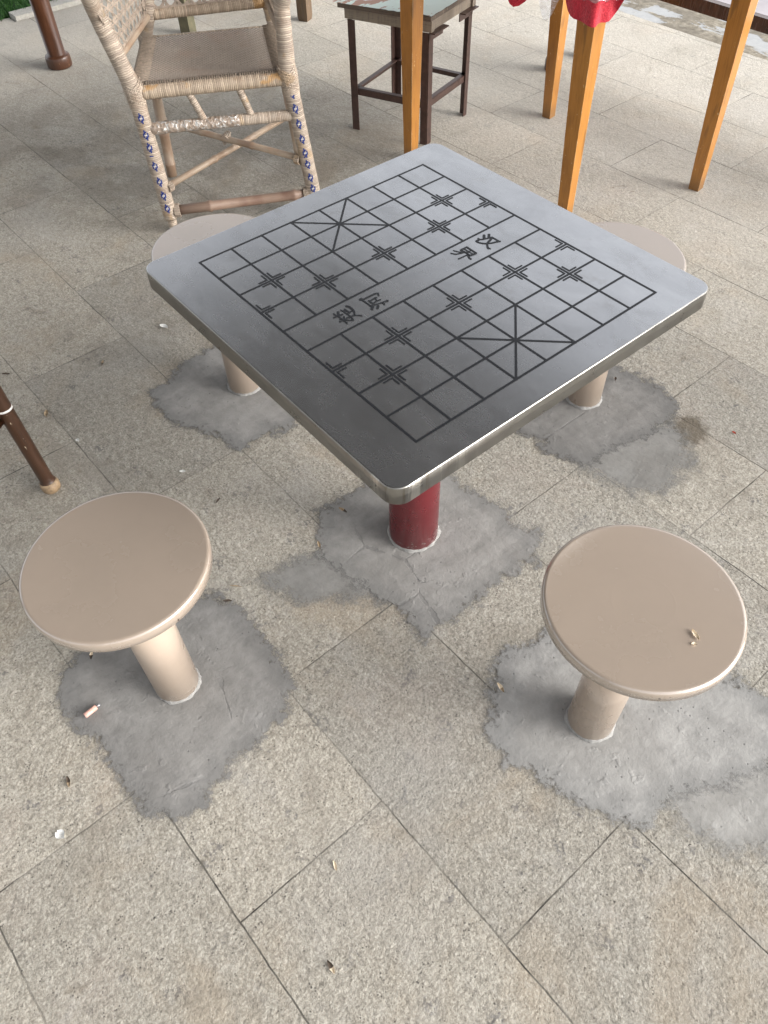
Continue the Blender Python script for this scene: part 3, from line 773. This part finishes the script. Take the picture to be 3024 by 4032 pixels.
# woven seat: a slightly sagging sheet wrapped over the rails
m = MB(); N = 22; G = {}
c0, c1, c2, c3 = FLs + FWD * -.008, FRs + FWD * -.008, RRs, RLs
for i in range(N + 1):
    for j in range(N + 1):
        p = lerp(lerp(c0, c1, i / N), lerp(c3, c2, i / N), j / N)
        edge = min(i, N - i, j, N - j) / N
        z = .010 - .018 * min(1, edge / .35) ** .8 - (.012 if edge == 0 else 0)
        G[i, j] = m.bm.verts.new(p + V((0, 0, z)))
wq, dq = (c1 - c0).length, (c3 - c0).length
for i in range(N):
    for j in range(N):
        m.face([G[i, j], G[i + 1, j], G[i + 1, j + 1], G[i, j + 1]], [(a / N * wq, b / N * dq) for a, b in ((i, j), (i + 1, j), (i + 1, j + 1), (i, j + 1))])
# loose strand ends laced over the front and side rails
for k in range(66):
    t_ = (k + .5) / 66; p = lerp(c0, c1, t_)
    if noise.noise(V((k * .35, 2, 7))) > .32: continue
    a = p - FWD * .030 + V((0, 0, .0075)); b = p + FWD * .004 + V((0, 0, .0125)); c = p + FWD * .016 + V((0, 0, .002)); d = p + FWD * .017 - V((0, 0, .018))
    j = LAT * random.uniform(-.002, .002)
    m.tube([a, b, c + j, d + j * 2], .0021, 5, LAT, 1, True)
for e0, e1, sg in ((c0, c3, -1), (c1, c2, 1)):
    for k in range(34):
        p = lerp(e0, e1, (k + .5) / 34)
        m.tube([p - LAT * sg * .045 + V((0, 0, .006)), p + V((0, 0, .013)), p + LAT * sg * .014 - V((0, 0, .004))], .0022, 5, FWD, 1, True)
m.build('seat', [MWV, mat_plain('dark_cane', (.27, .215, .165), .6, .3, 120)], ch)
# stretchers and braces
sL, sR = lerp(FL0, FLs, .745), lerp(FR0, FRs, .735)
d = (sR - sL)
m = MB(); m.tube([lerp(sL, sR, .03), lerp(sL, sR, .62)], .0195, 14, (0, 0, 1), 1, True, .014, .10)
m.tube([lerp(sL, sR, .60), lerp(sL, sR, .97)], .0185, 14, (0, 0, 1), 0, True, .012, .02); m.build('stretcher', [MRT, MFO], ch)
def bamboo(name, a, b, rad, mat, nodes):
    m = MB(); pts, rr = [a], [rad]
    for q in nodes:
        for dq_, k in ((-.012, 1.0), (-.004, 1.18), (.004, 1.2), (.010, .97)):
            pts.append(lerp(a, b, q) + (b - a).normalized() * dq_); rr.append(rad * k)
    pts.append(b); rr.append(rad * .97)
    m.tube(pts, rr, 12, (0, 0, 1), 0, True); return m, name, mat
def fin(t_): t_[0].build(t_[1], t_[2], ch)
fin(bamboo('stretcher', lerp(FL0, FLs, .155) + LAT * .012, lerp(FR0, FRs, .155) - LAT * .012, .0175, MBAR, (.27, .88)))
xl, xr = lerp(RL0, RLs, .42), lerp(FR0, FRs, .42)
fin(bamboo('cross_brace', xl, xr - LAT * .015, .0115, MBAM, (.30, .66)))
yl, yr = lerp(FL0, FLs, .335), lerp(RR0, RRs, .37)
fin(bamboo('cross_brace', yl + LAT * .015, yr, .0115, MBAM, (.36, .68)))
xm = lerp(xl, xr, .47)
m = MB()
for k in range(6):
    a0 = k * .55
    m.tube([xm + V((math.cos(a) * .017, math.sin(a) * .017 * math.cos(a0), math.sin(a) * .019 + .003 * math.cos(a * 2 + k))) + FWD * (.003 * (k - 3)) for a in [2 * math.pi * q / 12 for q in range(13)]], .0022, 5, (0, 0, 1))
m.build('lashing', MRT, ch)
for base, ax in ((lerp(FL0, FLs, .155) + LAT * .030, LAT), (lerp(FR0, FRs, .155) - LAT * .03, LAT), (yl + LAT * .026, (yr - yl).normalized()), (xr - LAT * .03, (xr - xl).normalized()), (xl, V((0, 0, 1))), (yr, V((0, 0, 1)))):
    rr_ = .023 if ax is LAT else (.016 if ax.z < .9 else .022)
    n1 = ax.orthogonal().normalized(); n2 = ax.cross(n1); m = MB()
    for k in range(5):
        m.tube([base + ax * (.0042 * (k - 2)) + (n1 * math.cos(a) + n2 * math.sin(a)) * rr_ for a in [2 * math.pi * q / 14 for q in range(15)]], .0023, 5, ax)
    m.build('lashing', MRT, ch)
for q0, q1 in ((.335, .39), (.665, .70)):
    a = lerp(FLs, FRs, q0) - V((0, 0, .02)); b = lerp(sL, sR, q1) + V((0, 0, .012))
    m = MB(); m.tube([a, b], [.0125, .0115], 12, FWD, 0, True, .01, .03); m.build('strut', MRT, ch)
for sa, sb, ra in ((lerp(RL0, RLs, .66), lerp(RLs, RRs, .20), .011), (lerp(RR0, RRs, .60), lerp(RRs, RLs, .16), .012), (lerp(RL0, RLs, .66), lerp(RLs, FLs, .4), .011), (lerp(RR0, RRs, .60), lerp(RRs, FRs, .45), .012)):
    m = MB(); m.tube([sa, sb - V((0, 0, .02))], ra, 10, FWD, 0, True, .02); m.build('strut', MBAM, ch)
# back and arms
rail('back_rail', RLb, RRb, .0175, MRT2, .01)
rail('back_rail', RLt, RRt, .02, MRT2, 0)
for a, b, c in ((FLb, lerp(FLb, RLm, .5) + V((0, 0, .02)), RLm), (FRb, lerp(FRb, RRm, .5) + V((0, 0, .02)), RRm)):
    m = MB(); m.tube([a, b, c], .021, 14, (0, 0, 1), 0, True, .015, .03); m.build('armrest', MRT, ch)
sl = lerp(FLs, FLa, .42); sr = lerp(FRs, FRa, .42)
for a, b in ((sl, RLb), (sr, RRb)):
    m = MB(); m.tube([a, b], .011, 10, (0, 0, 1), 0, True, .02, .04); m.build('side_rail', MBAM, ch)
def cane(name, p00, p10, p11, p01, pitch, wd=.0034):
    """hexagonal cane webbing between four corners"""
    m = MB()
    nrm = (p10 - p00).cross(p01 - p00).normalized()
    W_, H_ = (p10 - p00).length, (p01 - p00).length
    nu, nv = max(2, round(W_ / pitch)), max(2, round(H_ / pitch))
    def P(a, b): return lerp(lerp(p00, p10, a), lerp(p01, p11, a), b)
    def strip(a0, b0, a1, b1, lift, k=10):
        prev = None
        for i in range(k + 1):
            t_ = i / k; c = P(a0 + (a1 - a0) * t_, b0 + (b1 - b0) * t_); c2 = P(a0 + (a1 - a0) * (t_ + .02), b0 + (b1 - b0) * (t_ + .02))
            dd = (c2 - c).normalized(); sd = nrm.cross(dd) * wd / 2; c = c + nrm * lift
            cur = (m.bm.verts.new(c - sd), m.bm.verts.new(c + sd))
            if prev: m.face([prev[0], prev[1], cur[1], cur[0]])
            prev = cur
    for i in range(nu + 1):
        for s_ in (-.11, .11):
            a = min(1, max(0, (i + s_) / nu)); strip(a, 0, a, 1, .001)
    for j in range(nv + 1):
        for s_ in (-.11, .11):
            b = min(1, max(0, (j + s_) / nv)); strip(0, b, 1, b, .002)
    for s_ in (1, -1):
        for k in range(-nv, nu + nv + 1):
            for off in (0.5,):
                pts = []
                for q in range(0, 41):
                    b = q / 40; a = (k + off) / nu + s_ * b * nv / nu
                    if 0 <= a <= 1: pts.append((a, b))
                if len(pts) > 1: strip(pts[0][0], pts[0][1], pts[-1][0], pts[-1][1], .003 if s_ > 0 else .004)
    return m.build(name, MCN, ch, False)
cane('back_panel', lerp(RLb, RRb, .04) + V((0, 0, .015)), lerp(RLb, RRb, .96) + V((0, 0, .015)), lerp(RLt, RRt, .96), lerp(RLt, RRt, .04), .042, .0064)
for a, b, c, d_ in ((lerp(sl, RLb, .04), lerp(sl, RLb, .96), RLm, FLb), (lerp(sr, RRb, .04), lerp(sr, RRb, .96), RRm, FRb)):
    cane('side_panel', a + V((0, 0, .01)), b + V((0, 0, .01)), c, d_, .037, .0058)

# ------------------------------------------------------------------ angle-iron stool with a wooden top
MIR = mat_plain('brown_painted_iron', (.062, .034, .027), .42, .35, 45, bump=.25)
MOW = mat_wood('old_grey_wood', (.25, .21, .165), (.085, .065, .05), .8, (.36, .32, .26), .6, 0)
FP = [V((-1.862, 1.262, 0)), V((-1.532, 1.398, 0)), V((-1.631, 1.724, 0)), V((-1.982, 1.607, 0))]
ms = root('square_stool', 'square stool with brown angle iron legs and a flaking pale green wooden top', 'stool', (-1.75, 1.5, 0))
ctr = sum(FP, V()) / 4
def angle_bar(m, a, b, d1, d2, w_=.032, th=.004):
    """L section: two thin plates along directions d1 and d2"""
    a, b = V(a), V(b); t_ = (b - a).normalized()
    d1 = (V(d1) - t_ * V(d1).dot(t_)).normalized(); d2 = (V(d2) - t_ * V(d2).dot(t_)).normalized()
    m.prism(a + d1 * w_ / 2, b + d1 * w_ / 2, (w_, th), (w_, th), d1)
    m.prism(a + d2 * (w_ / 2 + th * .02), b + d2 * (w_ / 2 + th * .02), (w_ - th, th), (w_ - th, th), d2)
for k in range(4):
    p = FP[k]; a = (FP[(k + 1) % 4] - p).normalized(); b = (FP[(k - 1) % 4] - p).normalized()
    m = MB(); angle_bar(m, p, p + V((0, 0, .425)), a, b); m.build('leg', MIR, ms, False)
for k in range(4):
    p, q = FP[k], FP[(k + 1) % 4]; inw = (ctr - (p + q) / 2).normalized(); dd = (q - p).normalized()
    m = MB(); angle_bar(m, p + V((0, 0, .168)) + dd * .005 + inw * .006, q + V((0, 0, .168)) - dd * .005 + inw * .006, (0, 0, -1), inw, .024); m.build('stretcher', MIR, ms, False)
dr = (FP[2] - FP[1]).normalized()
for p, s_ in ((FP[1], 1), (FP[2], -1)):
    m = MB(); angle_bar(m, p + V((0, 0, .425)), p + dr * s_ * .105 + V((0, 0, .425)), (0, 0, -1), -(FP[0] - FP[1]), .030); m.build('top_bracket', MIR, ms, False)
m = MB()
for k in range(4):
    p, q = FP[k], FP[(k + 1) % 4]; inw = (ctr - (p + q) / 2).normalized(); dd = (q - p).normalized(); e = .012 if k % 2 == 0 else -.014
    zc = .448
    m.prism(p + V((0, 0, zc)) + inw * .010 - dd * e, q + V((0, 0, zc)) + inw * .010 + dd * e, (.040, .026), (.040, .026), (0, 0, 1))
m.bevel(.003, 1); m.build('apron', MOW, ms, False)
m = MB()
for k, (o_, z0, z1) in enumerate(((.022, .470, .486),)):
    vs = [FP[i] + (FP[i] - ctr).normalized() * (.022 if i else .038) for i in range(4)]
    A = [m.bm.verts.new(v + V((0, 0, z0))) for v in vs]; B = [m.bm.verts.new(v + V((0, 0, z1))) for v in vs]
    for i in range(4): m.face([A[i], A[(i + 1) % 4], B[(i + 1) % 4], B[i]], [(0, 0), (.4, 0), (.4, .05), (0, .05)])
    m.face(B, [(0, 0), (.4, 0), (.4, .4), (0, .4)]); m.face(A[::-1])
m.bevel(.003, 1); m.build('subtop', mat_wood('dark_old_wood', (.13, .10, .08), (.04, .03, .025), .8, (.3, .25, .2), .5, 0), ms, False)
# thin curling sheet with flaking paint on top
m = MB(); N = 24; G = {}; vs = [FP[i] + (FP[i] - ctr).normalized() * (.030 if i else .060) for i in range(4)]
for i in range(N + 1):
    for j in range(N + 1):
        a, b = i / N, j / N
        if i in (0, N): a += (.010 if i else -.010) * noise.noise(V((j * .9, i, 3)))
        if j in (0, N): b += (.012 if j else -.012) * noise.noise(V((i * .9, j, 8)))
        p = lerp(lerp(vs[0], vs[1], a), lerp(vs[3], vs[2], a), b)
        ed = min(i, N - i, j, N - j) / N
        G[i, j] = m.bm.verts.new(p + V((0, 0, .4905 + .004 * max(0, noise.noise(V((i * .25, j * .25, 1)))) * (1 - ed * 2) + .0006 * noise.noise(V((i, j, 5))))))
for i in range(N):
    for j in range(N): m.face([G[i, j], G[i + 1, j], G[i + 1, j + 1], G[i, j + 1]])
m.build('top_sheet', mat_flaked(), ms, False)

# ------------------------------------------------------------------ yellow-legged table, red cloth, plastic film
MY = mat_wood('honey_varnished_wood', (.41, .172, .026), (.25, .095, .013), .36, (.62, .46, .24), .75, .4, True)
yt = root('wooden_table', 'table with tapered honey yellow wooden legs under a red cloth', 'table', (-1.05, 1.65, 0))
LEG = [((-1.490, 1.275), (-1.490, 1.275)), ((-1.369, 1.977), (-1.385, 1.960)), ((-.563, 1.937), (-.590, 1.925)), ((-.757, 1.397), (-.757, 1.362))]
for (bx, by), (tx, ty) in LEG:
    m = MB(); m.prism((bx, by, .0), (tx, ty, .728), (.040, .040), (.066, .066), (.99, .13, 0)); m.bevel(.004, 2); m.build('leg', MY, yt, False)
TC = [V((-1.525, 1.235, 0)), V((-.715, 1.322, 0)), V((-.545, 1.965, 0)), V((-1.42, 2.01, 0))]
m = MB(); A = [m.bm.verts.new(v + V((0, 0, .728))) for v in TC]; B = [m.bm.verts.new(v + V((0, 0, .752))) for v in TC]
for i in range(4): m.face([A[i], A[(i + 1) % 4], B[(i + 1) % 4], B[i]])
m.face(B); m.face(A[::-1]); m.build('tabletop', MY, yt, False)
# cloth: top plus a skirt whose hem is lowest at the near corner
def skirt(m, hem, out, ztop, nrow=10, mi=0, wav=.012, ph=0.0):
    per = []
    for i in range(4):
        a, b = TC[i], TC[(i + 1) % 4]; cen = sum(TC, V()) / 4
        n_ = max(8, int((b - a).length / .012))
        for k in range(n_): per.append((a.lerp(b, k / n_), i + k / n_, cen))
    cols = []
    for (p, s_, cen) in per:
        o_ = (p - cen).normalized(); h = hem(s_); col = []
        for k in range(nrow + 1):
            t_ = k / nrow
            wv = wav * t_ * (math.sin(s_ * 34 + ph) + .6 * math.sin(s_ * 77 + 1.3 + ph))
            q = p + o_ * (out + .022 * t_ + wv)
            col.append(m.bm.verts.new((q.x, q.y, ztop - (ztop - h) * t_)))
        cols.append(col)
    for i in range(len(cols)):
        A_, B_ = cols[i], cols[(i + 1) % len(cols)]
        for k in range(nrow): m.face([A_[k], B_[k], B_[k + 1], A_[k + 1]], None, mi)
    m.face([c[0] for c in cols], None, mi)
def hem_cloth(s_):
    # s: 0-1 near side (left leg to near corner), 1-2 right side, 2-3, 3-4
    base = .722 + (.026 if 1.12 < s_ < 2.2 else 0) + .010 * math.sin(s_ * 9) + .006 * math.sin(s_ * 23)
    c = math.exp(-((s_ - .985) / .125) ** 8)
    notch = .03 * math.exp(-((s_ - .83) / .03) ** 2)
    low = -.055 * math.exp(-((s_ - .66) / .05) ** 2)
    return base * (1 - c) + (.676 + .02 * (1.0 - s_)) * c + notch * (1 - c) + low
m = MB(); skirt(m, hem_cloth, .006, .7580, 12, 0, .017)
tag(m.build('tablecloth', mat_cloth()), 'red terry tablecloth draped over the corner of the yellow legged table', 'tablecloth')
def hem_film(s_): return .738 - .085 * math.exp(-((s_ - .80) / .035) ** 2) + .004 * math.sin(s_ * 120)
m = MB(); skirt(m, hem_film, .016, .7640, 8, 0, .008, 1.0)
tag(m.build('plastic_sheet', mat_film()), 'clear plastic sheet laid over the red tablecloth', 'plastic sheet')

# ------------------------------------------------------------------ dark bench with turned feet (behind the yellow table)
MDB = mat_wood('dark_brown_wood', (.085, .030, .014), (.030, .011, .006), .25, (.20, .10, .05), .3, .5)
bn = root('bench', 'dark brown polished wooden bench with round footed legs behind the yellow legged table', 'bench', (-.8, 2.5, 0))
def turned(x, y, h, rad, mt, par, tilt=(0, 0), foot=1.6):
    m = MB(); b = V((x, y, 0)); t_ = V((x + tilt[0], y + tilt[1], h)); d = (t_ - b).normalized()
    fs = [(0, foot * .93), (.006, foot), (.045, foot), (.054, foot * .94), (.056, foot * .8), (.058, 1.0), (h, 1.12)]
    m.tube([b + d * z if z else b for z, k in fs], [rad * k for z, k in fs], 24, (1, 0, 0)); return m.build('leg', mt, par)
for x in (-1.702, .15):
    for y in (2.360, 2.60): turned(x, y, .402, .024, MDB, bn, foot=1.5)
m = MB(); m.box((-1.78, 2.352, .408), (.25, 2.378, .454)); m.bevel(.003); m.build('front_rail', MDB, bn, False)
m = MB(); m.box((-1.78, 2.60, .398), (.25, 2.626, .452)); m.bevel(.003); m.build('back_rail', MDB, bn, False)
m = MB(); m.box((-1.80, 2.380, .440), (.27, 2.598, .4545)); m.build('seat', mat_plain('sky_sheen_seat', (.42, .38, .40), .14, .2, 6, bump=.05), bn, False)  # pale lilac base colour stands for the sky reflected in the seat

# round-legged table by the lawn
MTL = mat_wood('brown_turned_wood', (.080, .030, .013), (.028, .012, .007), .38, (.30, .18, .09), .3, .3)
lt = root('round_legged_table', 'brown wooden table on round footed legs beside the lawn', 'table', (-3.6, .3, 0))
for x, y in ((-3.405, .590), (-3.405, -.55), (-4.05, -.55)): turned(x, y, .72, .043, MTL, lt, (0, 0), 1.42)
m = MB(); m.box((-4.2, -.75, .722), (-3.25, .74, .76)); m.bevel(.006); m.build('tabletop', MTL, lt, False)

# weathered square-legged tables beyond the armchair
MOL = mat_plain('olive_painted_wood', (.105, .095, .055), .6, .3, 30)
MWD = mat_wood('weathered_brown_wood', (.13, .085, .05), (.05, .032, .02), .7, (.36, .31, .25), .7, 0)
ot = root('olive_table', 'olive painted square legged table seen through the back of the rattan chair', 'table', (-3.6, 1.3, 0))
for x, y in ((-3.335, 1.296), (-4.05, 1.75)):
    m = MB(); m.prism((x, y, 0), (x, y, .70), (.06, .06), (.06, .06), (.9, .45, 0)); m.bevel(.003); m.build('leg', MOL, ot, False)
m = MB(); m.prism((-3.70, 1.52, .70), (-3.70, 1.52, .73), (1.0, .5), (1.0, .5), (.84, -.54, 0)); m.build('tabletop', MOL, ot, False)
wt = root('weathered_table', 'weathered brown table with worn chamfered square legs behind the chairs', 'table', (-3.3, 2.1, 0))
for x, y in ((-3.060, 1.868), (-3.55, 2.35)):
    m = MB(); m.prism((x, y, .0), (x, y, .022), (.052, .052), (.060, .060), (.9, .45, 0)); m.prism((x, y, .022), (x, y, .72), (.060, .060), (.066, .066), (.9, .45, 0))
    m.bevel(.008, 2); m.build('leg', MWD, wt, False)
m = MB(); m.prism((-3.30, 2.11, .72), (-3.30, 2.11, .75), (.95, .5), (.95, .5), (.72, -.70, 0)); m.build('tabletop', MWD, wt, False)

# ------------------------------------------------------------------ dark chair whose front leg enters at the left edge
MDC = mat_wood('dark_stained_cane', (.050, .020, .008), (.014, .008, .005), .38, (.55, .46, .34), .9, .3)
dc = root('dark_chair', 'dark stained round legged chair at the left edge, white ring on its leg', 'chair', (-.95, -.8, 0))
A0, A1 = V((-.747, -.645, 0)), V((-.790, -.655, .46))
dirx, diry = V((.6, -.8, 0)), V((-.8, -.6, 0))
tops = []
for k, (i, j) in enumerate(((0, 0), (1, 0), (1, 1), (0, 1))):
    o_ = dirx * .42 * i + diry * .40 * j
    a, b = A0 + o_, A1 + o_
    m = MB(); P_ = [lerp(a, b, q) for q in (0, .012, .05, .075, .09, .13, .55, 1)]
    m.tube(P_, [.019, .023, .0245, .021, .0185, .0185, .0195, .0205], 18, (1, 0, 0), 0, True, .02)
    lg = m.build('leg', MDC, dc)
    m = MB(); m.tube([lerp(a, b, q) for q in (0, .013, .045, .072)], [.0195, .0240, .0256, .0222], 18, (1, 0, 0), 0, True)
    m.build('rubber_tip', mat_plain('worn_rubber_tip', (.30, .21, .125), .55, .45, 50, bump=.5), lg)
    if k == 0:
        m = MB(); m.tube([lerp(a, b, q) for q in (.607, .619)], .0202, 20, (1, 0, 0)); m.build('ring', mat_plain('white_plastic_ring', (.75, .74, .72), .35, .1), lg)
    tops.append(b)
for k in range(4):
    a, b = tops[k], tops[(k + 1) % 4]
    m = MB(); m.tube([a - V((0, 0, .21)), b - V((0, 0, .21))], .011, 12, (0, 0, 1)); m.build('stretcher', MDC, dc)
m = MB(); A = [m.bm.verts.new(p) for p in tops]; B = [m.bm.verts.new(p + V((0, 0, .03))) for p in tops]
for k in range(4): m.face([A[k], A[(k + 1) % 4], B[(k + 1) % 4], B[k]])
m.face(A[::-1]); m.face(B); m.build('seat', MDC, dc, False)

# ------------------------------------------------------------------ litter
ML1 = mat_plain('dry_husk', (.36, .27, .17), .7, .45, 90); ML2 = mat_plain('dark_husk', (.07, .05, .035), .7, .5, 90)
ML3 = mat_plain('pale_wood_chip', (.74, .62, .46), .6, .25, 120); ML4 = mat_plain('white_scrap', (.72, .72, .70), .7, .1, 90)
def husk(name, x, y, z, L, W_, rz, mats, label, cat, curl=.25):
    m = MB(); N = 9; rows = []
    c_, s_ = math.cos(rz), math.sin(rz)
    for i in range(N + 1):
        t_ = i / N; wd = W_ * math.sin(math.pi * min(.97, max(.05, t_))) ** .7; row = []
        for j in range(-2, 3):
            q = j / 2; lx = (t_ - .5) * L; ly = q * wd / 2 + .10 * L * math.sin(t_ * 3.1) * curl
            lz = abs(q) ** 2 * W_ * .35 + L * curl * .25 * (t_ - .5) ** 2 + .0012
            row.append(m.bm.verts.new((x + lx * c_ - ly * s_, y + lx * s_ + ly * c_, z + lz)))
        rows.append(row)
    for i in range(N):
        for j in range(4): m.face([rows[i][j], rows[i][j + 1], rows[i + 1][j + 1], rows[i + 1][j]], None, 0 if (i < 5 or len(mats) == 1) else 1)
    return tag(m.build(name, mats), label, cat)
HZ = .0006
for nm, x, y, z, L, W_, rz, mats, lab in (
    ('seed_husk', .023, -.956, HZ, .034, .010, -.25, [ML2, ML1], 'dark curled seed husk on the granite at the lower left of the left stool'),
    ('seed_husk', .627, -.742, HZ, .032, .011, -.1, [ML2, ML3], 'two toned dark and cream seed husk at the bottom of the picture'),
    ('seed_husk', .499, -.636, HZ, .026, .008, -.35, [ML3], 'small tan seed husk on bare granite above the bottom husk'),
    ('seed_husk', .444, -.142, .007, .034, .012, -.2, [ML3, ML1], 'pale split husk at the left edge of the right stool cement patch'),
    ('seed_husk', -.171, -.100, .009, .036, .012, .25, [ML1, ML2], 'brown folded husk on the cement left of the red post'),
    ('seed_husk', -.122, -.213, .009, .030, .010, -.4, [ML1], 'tan husk at the lower left edge of the table cement patch'),
    ('seed_husk', -.206, -.790, .009, .026, .011, 2.6, [ML2, ML3], 'curled black and cream husk beside the left stool rim'),
    ('seed_husk', -1.034, -.534, HZ, .040, .016, 2.7, [ML1], 'curled dry leaf near the dark chair leg'),
    ('seed_husk', -1.135, -.304, HZ, .036, .010, 2.5, [ML2, ML1], 'curled leaf on the granite left of the back left cement patch'),
    ('seed_husk', -.131, -.477, .007, .028, .010, .9, [ML2], 'small brown husk on the upper edge of the left stool cement patch'),
    ('seed_husk', -.041, .825, .009, .022, .010, 2.2, [ML2], 'black seed on the cement behind the far right stool'),
    ('seed_husk', -1.286, -.556, HZ, .034, .010, .8, [ML2], 'dark twig scrap at the left edge near the dark chair'),
    ('seed_husk', -.418, -.326, HZ, .026, .008, 2.0, [ML2], 'dark husk on granite above the left stool'),
    ('seed_husk', .708, .480, HZ, .030, .009, 2.2, [ML2, ML1], 'dark husk in the seam right of the right stool'),
    ('wood_chip', .708, -.037, .4684, .026, .010, -.35, [ML3], 'longer pale wood chip on the right stool seat'),
    ('wood_chip', .717, -.052, .4684, .011, .008, .9, [ML3], 'short pale wood chip beside the longer one on the right stool seat'),
    ('twig', -.158, -.437, HZ, .042, .004, .75, [ML1], 'thin dry twig between the left stool and table cement patches'),
    ('paper_scrap', -1.169, -.069, HZ, .040, .022, .5, [ML4], 'crumpled white scrap on the granite left of the steel table'),
    ('paper_scrap', -.570, -.346, HZ, .022, .012, .9, [ML4], 'small white chip on granite below the back left stool'),
    ('paper_scrap', .111, -1.013, .0002, .028, .024, .3, [ML4], 'whitish fleck pressed on the granite at lower left'),
    ('paper_scrap', -.697, 1.092, HZ, .022, .014, 0, [ML4], 'tiny white scrap just behind the far right stool'),
    ('paper_scrap', -.871, -.513, HZ, .018, .014, 0, [ML4], 'pale pebble in the seam right of the dark chair leg'),
    ('petal', .315, .905, HZ, .016, .010, 0, [mat_plain('red_petal', (.45, .07, .04), .6, .2)], 'tiny red petal by the seam right of the brown stain')):
    cat = {'seed_husk': 'seed husk', 'wood_chip': 'wood chip', 'twig': 'twig', 'paper_scrap': 'scrap', 'petal': 'petal'}[nm]
    husk(nm, x, y, z, L * .74, W_ * .74, rz, mats, lab, cat, .06 if nm == 'wood_chip' else .25)
cb = root('cap_stub', 'pink plastic tube stub with a metal tip lying on the left stool cement patch', 'litter', (-.079, -.853, .014))
m = MB(); a, b = V((-.095, -.845, .0150)), V((-.068, -.862, .0145)); a, b = V((-.079, -.866, .0150)), V((-.082, -.838, .0150))
m.tube([a, lerp(a, b, .25), b], [.0062, .006, .0058], 14, (0, 0, 1)); m.build('tube', mat_plain('pink_plastic', (.70, .40, .33), .4, .12), cb)
m = MB(); d = (b - a).normalized(); m.tube([b, b + d * .010], [.0040, .0032], 12, (0, 0, 1)); m.build('tip', mat_plain('grey_metal_tip', (.35, .35, .36), .35, .2, metal=.8), cb)
